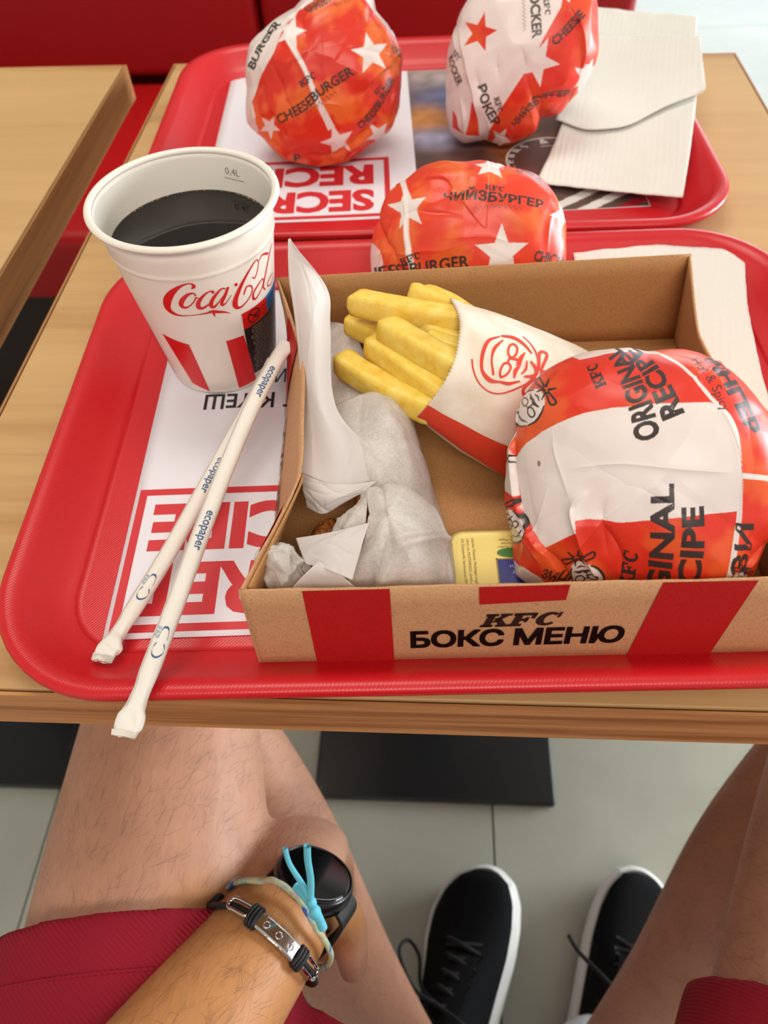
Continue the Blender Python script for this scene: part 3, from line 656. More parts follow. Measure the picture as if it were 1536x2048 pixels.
# ---------------------------------------------------------------- burgers in printed paper wrappers
RED, ORANGE, WHITE, INK, PALE = (222, 52, 32), (232, 108, 44), (232, 220, 214), (58, 46, 42), (236, 170, 160)
class Sheet:
    """the print of one wrapper: flat figures in sheet units, wrapped over the burger from its face outwards"""
    N, LIM = 1500, 1.75
    def __init__(s, outline, centre, unit, base):
        s.c = np.array(centre, float); s.k = unit
        o = np.array([(x, y) for x, y in outline], float); a = np.arctan2(o[:, 1], o[:, 0]); r = np.hypot(o[:, 0], o[:, 1])
        i = np.argsort(a); a, r = a[i], r[i]
        s.a = np.concatenate([a - 2 * np.pi, a, a + 2 * np.pi]); s.r = np.tile(r, 3)
        f = np.linspace(-np.pi, np.pi, 721)[:-1]; R = np.interp(f, s.a, s.r)
        k = np.exp(-(np.arange(-12, 13) / 5.0) ** 2); k /= k.sum()
        R = .45 * R + .55 * np.convolve(np.concatenate([R[-12:], R, R[:12]]), k, 'valid'); s.tab = (np.append(f, np.pi), np.append(R, R[0]))
        s.img = np.empty((s.N, s.N, 3)); s.img[:] = sr(*base)
    def S(s, phi): return np.interp((phi + np.pi) % (2 * np.pi) - np.pi, *s.tab)
    def z(s, P): P = np.asarray(P, float); return np.column_stack([(P[:, 0] - s.c[0]) / s.k, -(P[:, 1] - s.c[1]) / s.k])
    def wrap(s, q):
        r = np.hypot(q[:, 0], q[:, 1]) + 1e-9; ph = np.arctan2(q[:, 1], q[:, 0]); t = r / s.S(ph)
        th = np.where(t < .985, np.arcsin(np.minimum(t, .985)), math.asin(.985) + (t - .985) * 1.4)
        return q / r[:, None] * th[:, None]
    def ink(s, vt, col, L=14):
        V, T = subdiv2(vt, L); P = s.wrap(V); P = (P + s.LIM) / (2 * s.LIM) * s.N; c = np.array(sr(*col))
        for tri in P[T]:
            lo = np.maximum(np.floor(tri.min(0)).astype(int), 0); hi = np.minimum(np.ceil(tri.max(0)).astype(int) + 1, s.N)
            if (hi <= lo).any(): continue
            x = np.arange(lo[0], hi[0]) + .5; y = np.arange(lo[1], hi[1])[:, None] + .5
            (ax, ay), (bx_, by), (cx, cy) = tri
            d = (bx_ - ax) * (cy - ay) - (by - ay) * (cx - ax)
            if abs(d) < 1e-9: continue
            sg = 1 if d > 0 else -1; e = 1e-6
            m = (sg * ((bx_ - ax) * (y - ay) - (by - ay) * (x - ax)) >= -e) & (sg * ((cx - bx_) * (y - by) - (cy - by) * (x - bx_)) >= -e) & (sg * ((ax - cx) * (y - cy) - (ay - cy) * (x - cx)) >= -e)
            s.img[lo[1]:hi[1], lo[0]:hi[0]][m] = c
    def poly(s, pts, col): s.ink(poly2(s.z(pts)), col)
    def line(s, pts, w, col): s.ink(stroke2(s.z(pts), np.asarray(w, float) / s.k), col)
    def star(s, x, y, r, rot, col, sy=1.0, q=.42):
        v, t = star2(0, 0, r, rot, q); s.ink((s.z(np.column_stack([x + v[:, 0], y - v[:, 1] * sy])), t), col)
    def text(s, w, path, h, col=INK, bold=.04, vt=None):
        V, T = vt or text2(w, bold); V = V.copy(); V[:, 0] -= V[:, 0].min(); L = V[:, 0].max()
        P = catmull(s.z(path), 120); l = np.concatenate([[0], np.cumsum(np.linalg.norm(np.diff(P, axis=0), axis=1))]); t = np.gradient(P, axis=0); t /= np.linalg.norm(t, axis=1)[:, None]
        u = V[:, 0] / L * l[-1]; hh = np.interp(u / l[-1], np.linspace(0, 1, len(np.atleast_1d(h))), np.atleast_1d(h)) / s.k
        g = lambda A, k: np.interp(u, l, A[:, k])
        s.ink((np.column_stack([g(P, 0) - g(t, 1) * V[:, 1] * hh, g(P, 1) + g(t, 0) * V[:, 1] * hh]), T), col)
    def script(s, path, h, col, seed, n=9):
        r = np.random.default_rng(seed); x = np.linspace(0, 1, n * 3); y = .5 + .45 * np.sin(np.arange(n * 3) * 2.1) * r.uniform(.5, 1, n * 3)
        s.text('', path, h, col, vt=(lambda v, t: (v, t))(*stroke2(np.column_stack([x * 6, y]), .12, 200)))
    def emblem(s, x, y, size, rot):
        q = s.z([(x, y)])[0]; k = size / s.k; a = math.radians(rot)
        A = np.radians(np.linspace(0, 360, 30, endpoint=False)); disc = np.column_stack([.40 * np.cos(A), .06 + .44 * np.sin(A)])
        s.ink(poly2(rot2(disc * k, a) + q), WHITE); v, t = emblem2(); s.ink((rot2(v * k, a) + q, t), INK)
    def look(s, th, ph):
        x = (th * np.cos(ph) + s.LIM) / (2 * s.LIM) * s.N - .5; y = (th * np.sin(ph) + s.LIM) / (2 * s.LIM) * s.N - .5
        x = np.clip(x, 0, s.N - 2); y = np.clip(y, 0, s.N - 2); i, j = x.astype(int), y.astype(int); fx, fy = (x - i)[..., None], (y - j)[..., None]; I = s.img
        return (I[j, i] * (1 - fx) + I[j, i + 1] * fx) * (1 - fy) + (I[j + 1, i] * (1 - fx) + I[j + 1, i + 1] * fx) * fy

def wrapped(name, label, sheet, c, a, e1, mpp, depth, floor, nth, nph, creases, seed, grease=.5, amp=1.0, keep=None):
    c, a, e1 = (np.array(v, float) for v in (c, a, e1)); e2 = np.cross(a, e1)
    th = np.concatenate([np.linspace(0, 1.72, nth) ** 1.0, np.linspace(1.74, math.pi, 34)]); th[0] = 1e-3; ph = np.linspace(0, 2 * np.pi, nph, endpoint=False)
    TH_, PH = np.meshgrid(th, ph, indexing='ij'); S = sheet.S(PH)
    q = np.stack([S * np.sin(TH_) * np.cos(PH), S * np.sin(TH_) * np.sin(PH)], -1)
    d = np.stack([np.sin(TH_) * np.cos(PH), np.sin(TH_) * np.sin(PH), np.cos(TH_)], -1)
    ct = np.sign(np.cos(TH_)) * np.abs(np.cos(TH_)) ** .85
    P = c + mpp * (q[..., :1] * e1 + q[..., 1:] * e2) + depth * ct[..., None] * a
    D = d[..., :1] * e1 + d[..., 1:2] * e2 + d[..., 2:] * a
    # paper relief: large flats between sharp arrises, soft swells, then the named folds
    r = np.random.default_rng(seed); n = r.normal(size=(46, 3)); n /= np.linalg.norm(n, axis=1)[:, None]
    h = np.full(TH_.shape, 1e9); dd = d + .05 * np.stack([gnoise(d * 3.1 + k * 9 + seed) for k in range(3)], -1)
    dn = np.linalg.norm(dd, axis=-1)
    for v in n: h = np.minimum(h, dn / np.maximum(dd @ v, .2))
    rel = .0105 * np.minimum(h - 1.02, .16)
    rel += .0012 * gnoise(d * 2.2 + seed) + .00035 * gnoise(d * 5 + seed * 2)
    for k in range(26):                                   # straight soft creases in the paper
        ax = r.normal(size=3); ax /= np.linalg.norm(ax); mid = r.normal(size=3); mid -= ax * (mid @ ax); mid /= np.linalg.norm(mid)
        off = d @ ax + .05 * gnoise(d * 3 + k); near = np.exp(-((1 - d @ mid) / .10) ** 2)
        rel += r.uniform(-.0011, .0013) * near * np.exp(-np.abs(off) / r.uniform(.02, .05))
    rel *= amp
    qd = q.reshape(-1, 2); front = (TH_ < 1.9).ravel(); add = np.zeros(len(qd))
    for pts, A, w, kind in creases:
        Z = catmull(sheet.z(pts), 10 * len(pts)); w = w / sheet.k
        near = np.where(front & (qd[:, 0] > Z[:, 0].min() - 60) & (qd[:, 0] < Z[:, 0].max() + 60) & (qd[:, 1] > Z[:, 1].min() - 60) & (qd[:, 1] < Z[:, 1].max() + 60))[0]
        best = np.full(len(near), 1e9); sd = np.zeros(len(near)); X = qd[near]
        for p0, p1 in zip(Z[:-1], Z[1:]):
            v = p1 - p0; L2 = v @ v + 1e-12; t = np.clip(((X - p0) @ v) / L2, 0, 1); e = X - p0 - t[:, None] * v; m = np.hypot(e[:, 0], e[:, 1])
            up = m < best; best = np.where(up, m, best); sd = np.where(up, np.sign(v[0] * e[:, 1] - v[1] * e[:, 0]), sd)
        if kind == 'ridge': f = np.exp(-best / w)
        elif kind == 'valley': f = -np.exp(-best / w)
        else: f = (sd > 0) * np.exp(-best / (w * 5)) * sstep(0, w * .35, best)      # overlapping edge, high on the left of its path
        end = np.minimum(np.linalg.norm(X - Z[0], axis=1), np.linalg.norm(X - Z[-1], axis=1)); add[near] += A * f * sstep(0, 45, end)
    P = P + D * (rel + add.reshape(TH_.shape))[..., None]
    if keep is not None:
        o_, n_ = np.array(keep[0]), np.array(keep[1]); w_ = np.minimum((P - o_) @ n_, 0); P = P - w_[..., None] * n_
    # settle on what carries it: the paper below spreads a little instead of sinking in
    low = floor + .0006 * (1 + gnoise(P * 90)); under = np.maximum(low - P[..., 2], 0); P[..., 2] = np.maximum(P[..., 2], low)
    col = sheet.look(TH_, PH)
    red = ((col[..., 0] > .5) & (col[..., 1] < .2))[..., None]
    g = sstep(-.05, .45, gnoise(d * 2.3 + seed + 4) + .35 * gnoise(d * 9 + seed)) * grease
    col = np.where(red, col * (1 - g[..., None]) + np.array(sr(*ORANGE)) * g[..., None], col)
    gw = sstep(.1, .5, gnoise(d * 3.3 + seed + 14)) * .22 * grease; w = (~red) & (col[..., 1:2] > .3)
    col = np.where(w, col * (1 - gw[..., None] * np.array([.25, .45, .55])), col)
    V = P.reshape(-1, 3); F = gridF(len(th), nph, cv=True)[:, ::-1]
    o = mk(name, V, F[:, ::-1], M_wrapper, smooth=True, origin=(c[0], c[1], floor), vcol=np.clip(col.reshape(-1, 3), 0, 1))
    return tag(o, label, 'burger', 'burgers wrapped in printed paper')
M_wrapper = mat('greaseproof_wrapper', (1, 1, 1), 0.34, spec=0.45)
_t = NT(M_wrapper); _a = _t.n('ShaderNodeAttribute', attribute_name='print'); _t.color(_a.outputs['Color']); _t.bump(_t.noise(_t.coords(), 420, 4), 0.05, 0.0003)

# --- the large burger inside the box
s = Sheet([(262, -5), (215, 110), (185, 150), (100, 222), (5, 230), (-135, 226), (-195, 195), (-240, 140), (-247, 80), (-255, -10), (-257, -60), (-247, -135), (-250, -225), (-135, -260), (5, -258), (185, -230), (218, -140)], (843, 774), 2.763, RED)
s.poly([(196, 705), (262, 632), (340, 577), (430, 537), (560, 492), (700, 467), (900, 456), (1140, 453), (1170, 470), (1232, 560), (1267, 690), (1283, 850), (1278, 972), (1255, 976), (1000, 1003), (750, 1030), (600, 1015), (540, 1020), (547, 1078), (370, 1182), (300, 1090), (232, 970), (212, 850)], WHITE)
s.poly([(150, 600), (186, 560), (182, 640), (196, 706), (212, 850), (218, 912), (120, 868), (110, 740)], WHITE)
s.poly([(130, 1285), (170, 1272), (260, 1290), (340, 1330), (420, 1400), (330, 1560), (120, 1540)], WHITE)
s.poly([(320, 214), (440, 130), (560, 90), (760, 95), (900, 150), (905, 178), (800, 172), (650, 178), (520, 194), (470, 158), (400, 195)], WHITE)
s.line([(840, 120), (960, 205), (1045, 292), (1145, 430), (1232, 560), (1267, 690), (1287, 900), (1275, 1100), (1245, 1370), (1230, 1500)], [14, 16, 16, 18, 20, 18, 16, 20, 24, 24], WHITE)
s.line([(1280, 800), (1440, 822), (1540, 876), (1580, 900)], 26, WHITE)
s.text('ORIGINAL', [(918, 620), (885, 480), (832, 335), (778, 225), (700, 130)], [108, 100, 86, 66])
s.text('RECIPE', [(1024, 505), (955, 345), (885, 225), (785, 135)], [96, 86, 66])
s.text('', [(668, 352), (640, 290), (612, 225)], 54, vt=kfc2())
s.text('GINAL', [(976, 1405), (984, 1250), (990, 1080), (982, 838)], [98, 100, 100, 94])
s.text('ECIPE', [(1112, 1450), (1118, 1290), (1128, 1110), (1122, 948)], [94, 98, 94])
s.text('', [(808, 1385), (822, 1290), (832, 1180)], 72, vt=kfc2())
s.text('ЗИНГЕР', [(1085, 140), (1145, 250), (1205, 370), (1258, 485), (1312, 615)], [46, 64, 72, 70], bold=.06)
s.text('Hot & Spicy', [(1062, 225), (1110, 310), (1150, 390), (1190, 505)], 42, bold=0)
s.text('ЗИ', [(1325, 1300), (1345, 1180), (1350, 1030)], 74, bold=.03)
s.line([(330, 725), (334, 742), (332, 755)], [8, 18, 8], (150, 110, 80))
s.emblem(262, 425, 250, 127); s.emblem(575, 1320, 225, 200); s.emblem(185, 1060, 215, 205); s.emblem(1300, 1335, 150, 160); s.text('ЗИНГЕР', [(355, 1330), (410, 1350), (470, 1390), (520, 1450)], 50); s.text('К', [(160, 735), (205, 735)], 40)
wrapped('wrapped_burger', 'largest red and white wrapped burger, sitting inside the cardboard box', s, (.0956, .2212, .790), (-.2726, -.6304, .7268), (.9621, -.1704, .2131), .0002218, .046, BO[2] + TH + .0003, 330, 1000,
        [([(186, 560), (196, 700), (222, 930), (300, 1095), (370, 1190), (500, 1380)][::-1], .0034, 16, 'fold'), ([(610, 850), (520, 955), (548, 1090), (600, 1240), (690, 1400)], .0026, 26, 'ridge'), ([(690, 880), (660, 1000), (690, 1250)], .0016, 30, 'valley'),
         ([(640, 1010), (740, 1180), (760, 1330)], .0016, 22, 'valley'), ([(1145, 430), (1267, 690), (1287, 900), (1275, 1100), (1240, 1400)], .0008, 20, 'fold'), ([(480, 770), (740, 745), (1000, 770), (1270, 790)], .0006, 14, 'ridge'), ([(400, 545), (425, 700), (515, 950)], .0007, 16, 'ridge'),
         ([(1560, 930), (1400, 1160), (1310, 1330)], .0040, 40, 'ridge'), ([(1500, 1050), (1370, 1190), (1300, 1330)], .0030, 26, 'valley'), ([(320, 214), (420, 260), (520, 240)], .0015, 24, 'ridge'), ([(330, 1150), (420, 1260), (520, 1400)], .0035, 30, 'valley'),
         ([(1230, 240), (1180, 330), (1240, 430)], .0010, 20, 'ridge'), ([(130, 870), (240, 1080), (390, 1300)], .0016, 24, 'ridge')], 11, .55, .85, keep=(BO + BE * .2235, -BE))
# --- the burger lying between the trays, behind the box
s = Sheet([(-193, -70), (-190, -20), (-178, 30), (-153, 75), (-123, 100), (-68, 125), (-8, 132), (62, 122), (122, 108), (162, 75), (182, 40), (190, -10), (187, -90), (62, -130), (-88, -130), (-175, -115)], ((938 - 700) * 3.339, (470 - 320) * 3.339), 3.339, (226, 62, 34))
s.poly([(120, 560), (175, 540), (240, 620), (245, 760), (130, 800), (110, 680)], (232, 190, 186))
s.star(1000, 605, 172, 92, WHITE); s.star(910, 108, 128, 90, WHITE, .62); s.star(412, 345, 128, 100, WHITE, 1.05); s.star(1395, 380, 98, 110, WHITE); s.star(560, 800, 110, 80, WHITE)
s.line([(362, 160), (400, 300), (402, 480), (420, 620), (450, 760)], [34, 26, 30, 36, 36], WHITE)
s.text('ЧИЙЗБУРГЕР', [(628, 300), (800, 305), (960, 312), (1100, 325), (1250, 345)], [42, 52, 46]); s.text('', [(878, 250), (940, 248), (1000, 252)], 30, vt=kfc2()); s.script([(822, 368), (960, 352), (1105, 368)], 34, (150, 70, 50), 3)
s.text('CHEESEBURGER', [(80, 800), (240, 762), (430, 740), (620, 712), (810, 684)], 66, bold=.03); s.text('', [(368, 690), (430, 665), (495, 642)], 44, vt=kfc2()); s.text('CHICKEN', [(1200, 650), (1330, 678), (1440, 740)], 60); s.text('CHEESE', [(1068, 134), (1160, 150), (1240, 190)], 34)
wrapped('wrapped_burger', 'red wrapped burger with white stars standing behind the cardboard box', s, (.0237, .4107, .787), (-.049, -.8457, .5314), (.9988, -.0451, .0204), .0003045, .034, TZ + .0045, 170, 640,
        [([(362, 160), (400, 300), (402, 480), (450, 760)][::-1], .0014, 14, 'fold'), ([(200, 250), (230, 480), (320, 640), (250, 760)], .0022, 24, 'valley'), ([(420, 200), (620, 180), (700, 260)], .0020, 26, 'fold'), ([(1380, 330), (1300, 420), (1290, 640)], .0010, 24, 'ridge'), ([(540, 530), (900, 510), (1100, 560)], .0005, 20, 'ridge')], 23, .75, keep=(BO + BN * (BD + .009), BN))
# --- the far left burger
s = Sheet([(17, 154), (59, 155), (96, 140), (103, 110), (126, 83), (146, 49), (153, 16), (155, -28), (136, -92), (92, -122), (-5, -157), (-89, -149), (-126, -110), (-158, -80), (-151, -18), (-146, 31), (-139, 56), (-114, 78), (-52, 115)], ((648 - 460) * 4.042, 155 * 4.042), 4.042, (216, 48, 26))
s.poly([(60, 1100), (215, 1000), (200, 790), (300, 610), (410, 480), (480, 300), (600, 180), (760, 110), (950, 75), (1050, 100), (1180, 230), (1260, 330), (1360, 430), (1480, 300), (1200, -120), (600, -80), (100, 200), (40, 700)], WHITE)
s.star(530, 335, 118, 75, WHITE); s.star(1100, 475, 140, 98, WHITE); s.star(850, 1070, 140, 35, WHITE); s.star(310, 970, 90, 130, WHITE); s.star(1190, 1030, 110, 60, WHITE)
s.line([(500, 365), (620, 570), (700, 765), (805, 970)], [44, 34, 44, 60], WHITE)
s.text('CHEESEBURGER', [(395, 945), (600, 850), (740, 745), (985, 605)], 62, bold=.03); s.text('', [(590, 695), (650, 660), (705, 625)], 46, vt=kfc2()); s.script([(600, 880), (700, 830), (860, 740)], 40, (150, 60, 40), 4)
s.text('ЧИЙЗБУРГЕР', [(655, 222), (800, 160), (955, 95)], [52, 56, 44]); s.script([(860, 190), (1040, 130)], 36, (150, 70, 40), 5); s.text('CHEESEBURGER', [(1040, 980), (1180, 830), (1290, 640)], 52); s.text('', [(1150, 745), (1205, 690)], 36, vt=kfc2())
s.text('BURGER', [(240, 580), (330, 430), (445, 262)], 46); s.script([(300, 450), (370, 350)], 40, INK, 6); s.text('РОКЕР', [(1250, 450), (1350, 500)], 40); s.text('Р', [(490, 1225), (545, 1225)], 50)
wrapped('wrapped_burger', 'orange red wrapped burger with long white line, left of the two on the far tray', s, (-.0814, .6011, .800), (.1244, -.9189, .3745), (.9921, .1089, -.0623), .000378, .044, ZF + .0008, 190, 640,
        [([(500, 365), (620, 570), (700, 765), (805, 970)][::-1], .0008, 14, 'fold'), ([(1000, 770), (1180, 590), (1300, 560)], .0036, 26, 'fold'), ([(560, 1180), (820, 1190), (1060, 1020), (1270, 880)], .0040, 24, 'valley'), ([(480, 300), (410, 480), (200, 790), (240, 1050)], .0016, 24, 'ridge'),
         ([(1180, 230), (1240, 420), (1250, 560)], .0026, 22, 'ridge'), ([(1260, 860), (1290, 720), (1330, 600)], .0030, 22, 'valley'), ([(700, 420), (880, 380), (960, 300)], .0008, 20, 'ridge'), ([(560, 860), (760, 800), (960, 820)], .0008, 20, 'ridge')], 37, .95, 1.35)
# --- the far right burger
s = Sheet([(136, 99), (143, 61), (140, -9), (110, -65), (89, -91), (52, -98), (47, -126), (-9, -148), (-56, -138), (-101, -150), (-129, -133), (-143, -61), (-143, 5), (-126, 61), (-108, 101), (-77, 136), (-14, 150), (80, 143), (115, 122)], ((1038 - 860) * 4.267, 122 * 4.267), 4.267, (232, 218, 212))
s.poly([(1060, 90), (1110, 130), (1130, 60), (1060, 0), (1150, -90), (1420, 20), (1450, 300), (1345, 560), (1270, 540), (1240, 640), (1250, 720), (1300, 820), (1140, 980), (980, 1000), (960, 1120), (700, 1230), (540, 1110), (560, 1020), (640, 860), (760, 680), (860, 540), (940, 360), (1050, 160)], RED)
s.star(905, 530, 178, 68, (232, 218, 212)); s.star(430, 325, 142, 78, (216, 52, 36)); s.star(1300, 620, 120, 80, (232, 218, 212)); s.star(650, 1100, 95, 60, (232, 218, 212))
s.poly([(220, 890), (262, 930), (290, 1020), (345, 1065), (220, 1025)], RED); s.poly([(400, 800), (440, 870), (452, 950), (475, 1075), (355, 1070), (382, 930)], RED)
s.text('ROCKER', [(790, 20), (815, 150), (835, 270), (852, 372)], 72, (66, 66, 56)); s.text('', [(900, 92), (920, 150), (935, 215)], 42, (66, 66, 56), vt=kfc2()); s.script([(728, 95), (750, 200), (765, 320)], 40, (150, 140, 130), 8)
s.text('ROCKER', [(150, 500), (205, 600), (265, 705)], 56, (66, 66, 56)); s.text('', [(205, 465), (260, 525)], 40, (66, 66, 56), vt=kfc2()); s.text('РОКЕР', [(445, 695), (485, 810), (545, 930), (600, 1000)], 66); s.text('', [(580, 780), (620, 890)], 44, vt=kfc2())
s.text('CHEESE', [(1030, 420), (1130, 330), (1225, 225)], 58); s.text('ЧИЙЗБУРГЕР', [(775, 1010), (890, 880), (1010, 800), (1195, 770)], 56); s.text('D', [(372, 95), (430, 80)], 60, (110, 140, 170))
wrapped('wrapped_burger', 'mostly white wrapped burger with one red star, right of the two on the far tray', s, (.0662, .6234, .800), (-.0983, -.9262, .3640), (.995, -.0979, .0197), .000381, .042, ZF + .0008, 190, 640,
        [([(235, 280), (320, 500), (420, 800), (450, 1000)], .0028, 18, 'fold'), ([(750, 390), (810, 520), (830, 680)], .0030, 24, 'valley'), ([(580, 420), (590, 560), (620, 700)], .0018, 26, 'valley'), ([(440, 500), (430, 620), (520, 860)], .0014, 24, 'valley'),
         ([(960, 960), (1000, 800), (1240, 760)], .0030, 26, 'valley'), ([(1060, 90), (1180, 260), (1250, 460), (1230, 660)], .0022, 22, 'fold'), ([(500, 880), (560, 1000), (520, 1110)], .0028, 20, 'ridge'), ([(280, 760), (340, 960), (330, 1130)], .0024, 20, 'ridge'), ([(820, 980), (960, 900)], .0024, 20, 'valley')], 51, .3, 1.1)
# ---------------------------------------------------------------- fries and their paper bag
M_fry = mat('fried_potato', sr(236, 196, 74), 0.42, spec=0.4, sss=0.25); M_fry.node_tree.nodes['Principled BSDF'].inputs['Subsurface Radius'].default_value = (1.0, .6, .15)
_t = NT(M_fry); _n = _t.noise(_t.coords(), 140, 4, .6); _t.color(_t.ramp(_n, [(0.25, sr(228, 178, 58)), (0.5, sr(240, 204, 88)), (0.75, sr(246, 220, 130))])); _t.bump(_t.noise(_t.coords(), 600, 4), 0.12, 0.0004)
FRIES = [((-.0406, .3259, .802), (.0193, .3098, .801), .0066, 'longest yellow chip, lying on top and pointing left out of the bag'),
 ((-.0097, .3411, .797), (.0170, .3225, .798), .0058, 'chip with a blunt tip showing behind the longest one, nearer the box wall'),
 ((-.0021, .3444, .793), (.0210, .3197, .796), .0058, 'chip at the back edge of the bag, mostly behind its neighbours'),
 ((-.0449, .331, .785), (-.0100, .3020, .788), .0056, 'thin golden chip directly below the longest one, its left tip on the paper'),
 ((-.0233, .3083, .800), (.0199, .2715, .800), .0068, 'thick pale chip in the middle, sloping down into the bag mouth'),
 ((-.031, .3086, .789), (.014, .2607, .790), .0066, 'yellow chip just in front of the thick pale middle one'),
 ((-.0473, .3021, .783), (.0057, .2600, .786), .0066, 'lowest chip at the front, its cut end nearest the white flap'),
 ((-.0075, .3149, .796), (.0206, .2970, .796), .0052, 'short pale chip tucked between the longest and the thick middle one'),
 ((-.0016, .2989, .799), (.0228, .2892, .798), .0050, 'short whitish chip lying at the bag mouth beside the thick middle one'),
 ((-.0149, .3086, .784), (.0179, .2690, .787), .0056, 'golden chip deep in the heap under the thick middle one'),
 ((-.0018, .3171, .790), (.0234, .3070, .792), .0056, 'shaded chip deep in the bag mouth under the longest one'),
 ((.0011, .2885, .788), (.0203, .2665, .790), .0050, 'short chip at the bag mouth between the middle and front chips')]
def fry(a, b, r, label, seed):
    a, b = np.array(a), np.array(b); rg = np.random.default_rng(seed); n, k = 26, 24
    d = b - a; L = np.linalg.norm(d); d /= L; w = np.cross(d, [0, 0, 1]); w /= np.linalg.norm(w); v = np.cross(w, d)
    s = np.linspace(0, 1, n); bend = rg.uniform(-.0018, .0018)
    P = a + np.outer(s, b - a) + np.outer(np.sin(s * np.pi) * bend, w) + np.outer(np.sin(s * np.pi) * rg.uniform(-.001, .0015), v)
    an = np.linspace(0, 2 * np.pi, k, endpoint=False) ; c, q = np.cos(an), np.sin(an); e = 5.0
    rr = 1 / (np.abs(c) ** e + np.abs(q) ** e) ** (1 / e); tw = rg.uniform(.1, .7)
    prof = np.minimum(1, .55 + .45 * np.sqrt(np.clip(s / .06, 0, 1))) * np.minimum(1, .6 + .4 * np.sqrt(np.clip((1 - s) / .06, 0, 1)))
    sl = rg.uniform(-.0025, .0025)
    V = np.empty((n, k, 3))
    for i in range(n):
        x, y = r * rr * c * prof[i], r * rr * q * prof[i]
        x2, y2 = x * math.cos(tw) - y * math.sin(tw), x * math.sin(tw) + y * math.cos(tw)
        V[i] = P[i] + np.outer(x2, w) + np.outer(y2, v) + np.outer(sl * np.exp(-s[i] / .08) * x / r, d)
    V += .00035 * gnoise(V * 90 + seed)[..., None] * (V - P[:, None]) / r
    F = gridF(n, k, cv=True).tolist() + [list(range(k))[::-1], list(range((n - 1) * k, n * k))]
    o = mk('french_fry', V.reshape(-1, 3), F, M_fry, smooth=True, origin=a)
    return tag(o, label, 'french fry', 'french fries in the paper bag')
for i, (a, b, r, l) in enumerate(FRIES): fry(a, b, r, l, 100 + i)

M_bag = mat('fries_bag_paper', sr(232, 218, 200), 0.5, spec=0.35); _t = NT(M_bag); _n = _t.noise(_t.coords(), 60, 5); _t.color(_t.ramp(_n, [(0.35, sr(222, 204, 182)), (0.6, sr(234, 222, 206))])); _t.bump(_t.noise(_t.coords(), 300, 4), .08, .0004)
M_bagred = mat('fries_bag_red_ink', sr(214, 60, 36), 0.45)
fb = thing('fries_bag', 'white paper bag of chips with red line drawing and red band', 'fries bag', (.035, .28, BO[2] + TH), None)
BAG = np.array([
 [(.0117, .3224, .806), (.0155, .3003, .811), (.0147, .2815, .811), (.0105, .2660, .806), (.0010, .2579, .794), (-.0047, .2597, .783), (-.0035, .275, .773), (.004, .300, .779), (.0112, .3215, .802), (.0117, .3224, .806)],
 [(.044, .317, .797), (.046, .298, .803), (.042, .278, .803), (.034, .262, .797), (.0265, .250, .782), (.0205, .2505, .767), (.020, .268, .754), (.032, .295, .760), (.0438, .316, .792), (.044, .317, .797)],
 [(.0765, .3103, .786), (.073, .292, .790), (.066, .275, .790), (.0585, .261, .785), (.0500, .2480, .770), (.0470, .2450, .752), (.050, .262, .749), (.063, .285, .753), (.0755, .309, .781), (.0765, .3103, .786)],
 [(.0925, .307, .779), (.088, .292, .779), (.081, .280, .778), (.074, .268, .775), (.066, .2560, .764), (.0610, .2500, .751), (.066, .264, .7495), (.079, .285, .753), (.0922, .306, .777), (.0925, .307, .779)]])
NB, NA = 70, 150
PB = patch(BAG, NB, NA); _saw = np.abs(((np.arange(NA) / 2.0) % 1) - .5) * 2
PB[0] += np.array([-.0009, .0002, 0]) * _saw[:, None]
PB[..., 2] += .0006 * gnoise(PB * 70) + .0006 * np.maximum(gnoise(PB * np.array([30, 110, 60])), 0)
PB[:, -1] = PB[:, 0]
V = PB[:, :-1].reshape(-1, 3)
solid(mk('paper_pouch', V, gridF(NB, NA - 1, cv=True), M_bag, fb, True), .0003, 0)
def bagmap(off):
    du = np.gradient(PB, axis=0); dv = np.gradient(PB, axis=1); N = np.cross(du, dv); N /= np.linalg.norm(N, axis=-1)[..., None] + 1e-12
    if N[NB // 2, NA // 6, 2] < 0: N = -N
    def f(Q):                                   # Q: (along 0..3 rows, across 0..9 columns)
        x = np.clip(Q[:, 0] / 3 * (NB - 1), 0, NB - 1.001); y = np.clip(Q[:, 1] / 9 * (NA - 1), 0, NA - 1.001); i, j = x.astype(int), y.astype(int); fx, fy = (x - i)[:, None], (y - j)[:, None]
        g = lambda A: (A[i, j] * (1 - fx) + A[i + 1, j] * fx) * (1 - fy) + (A[i, j + 1] * (1 - fx) + A[i + 1, j + 1] * fx) * fy
        return g(PB) + g(N) * off
    return f
decal('red_band', poly2([(0.0, 4.05), (3, 3.95), (3, 5.0), (0.0, 4.9)]), bagmap(.00045), M_bagred, fb, .1)
_v, _T = emblem2(); _v = np.column_stack([.95 - _v[:, 1] * 1.05, 2.05 + _v[:, 0] * 1.9])
decal('line_drawing', (_v, _T), bagmap(.00045), M_bagred, fb, .08)
A = np.radians(np.linspace(20, 250, 20)); decal('line_drawing_outline', stroke2(np.column_stack([.82 - .58 * np.cos(A), 2.05 + 1.0 * np.sin(A)]), [.035] * 20), bagmap(.00045), M_bagred, fb, .1)

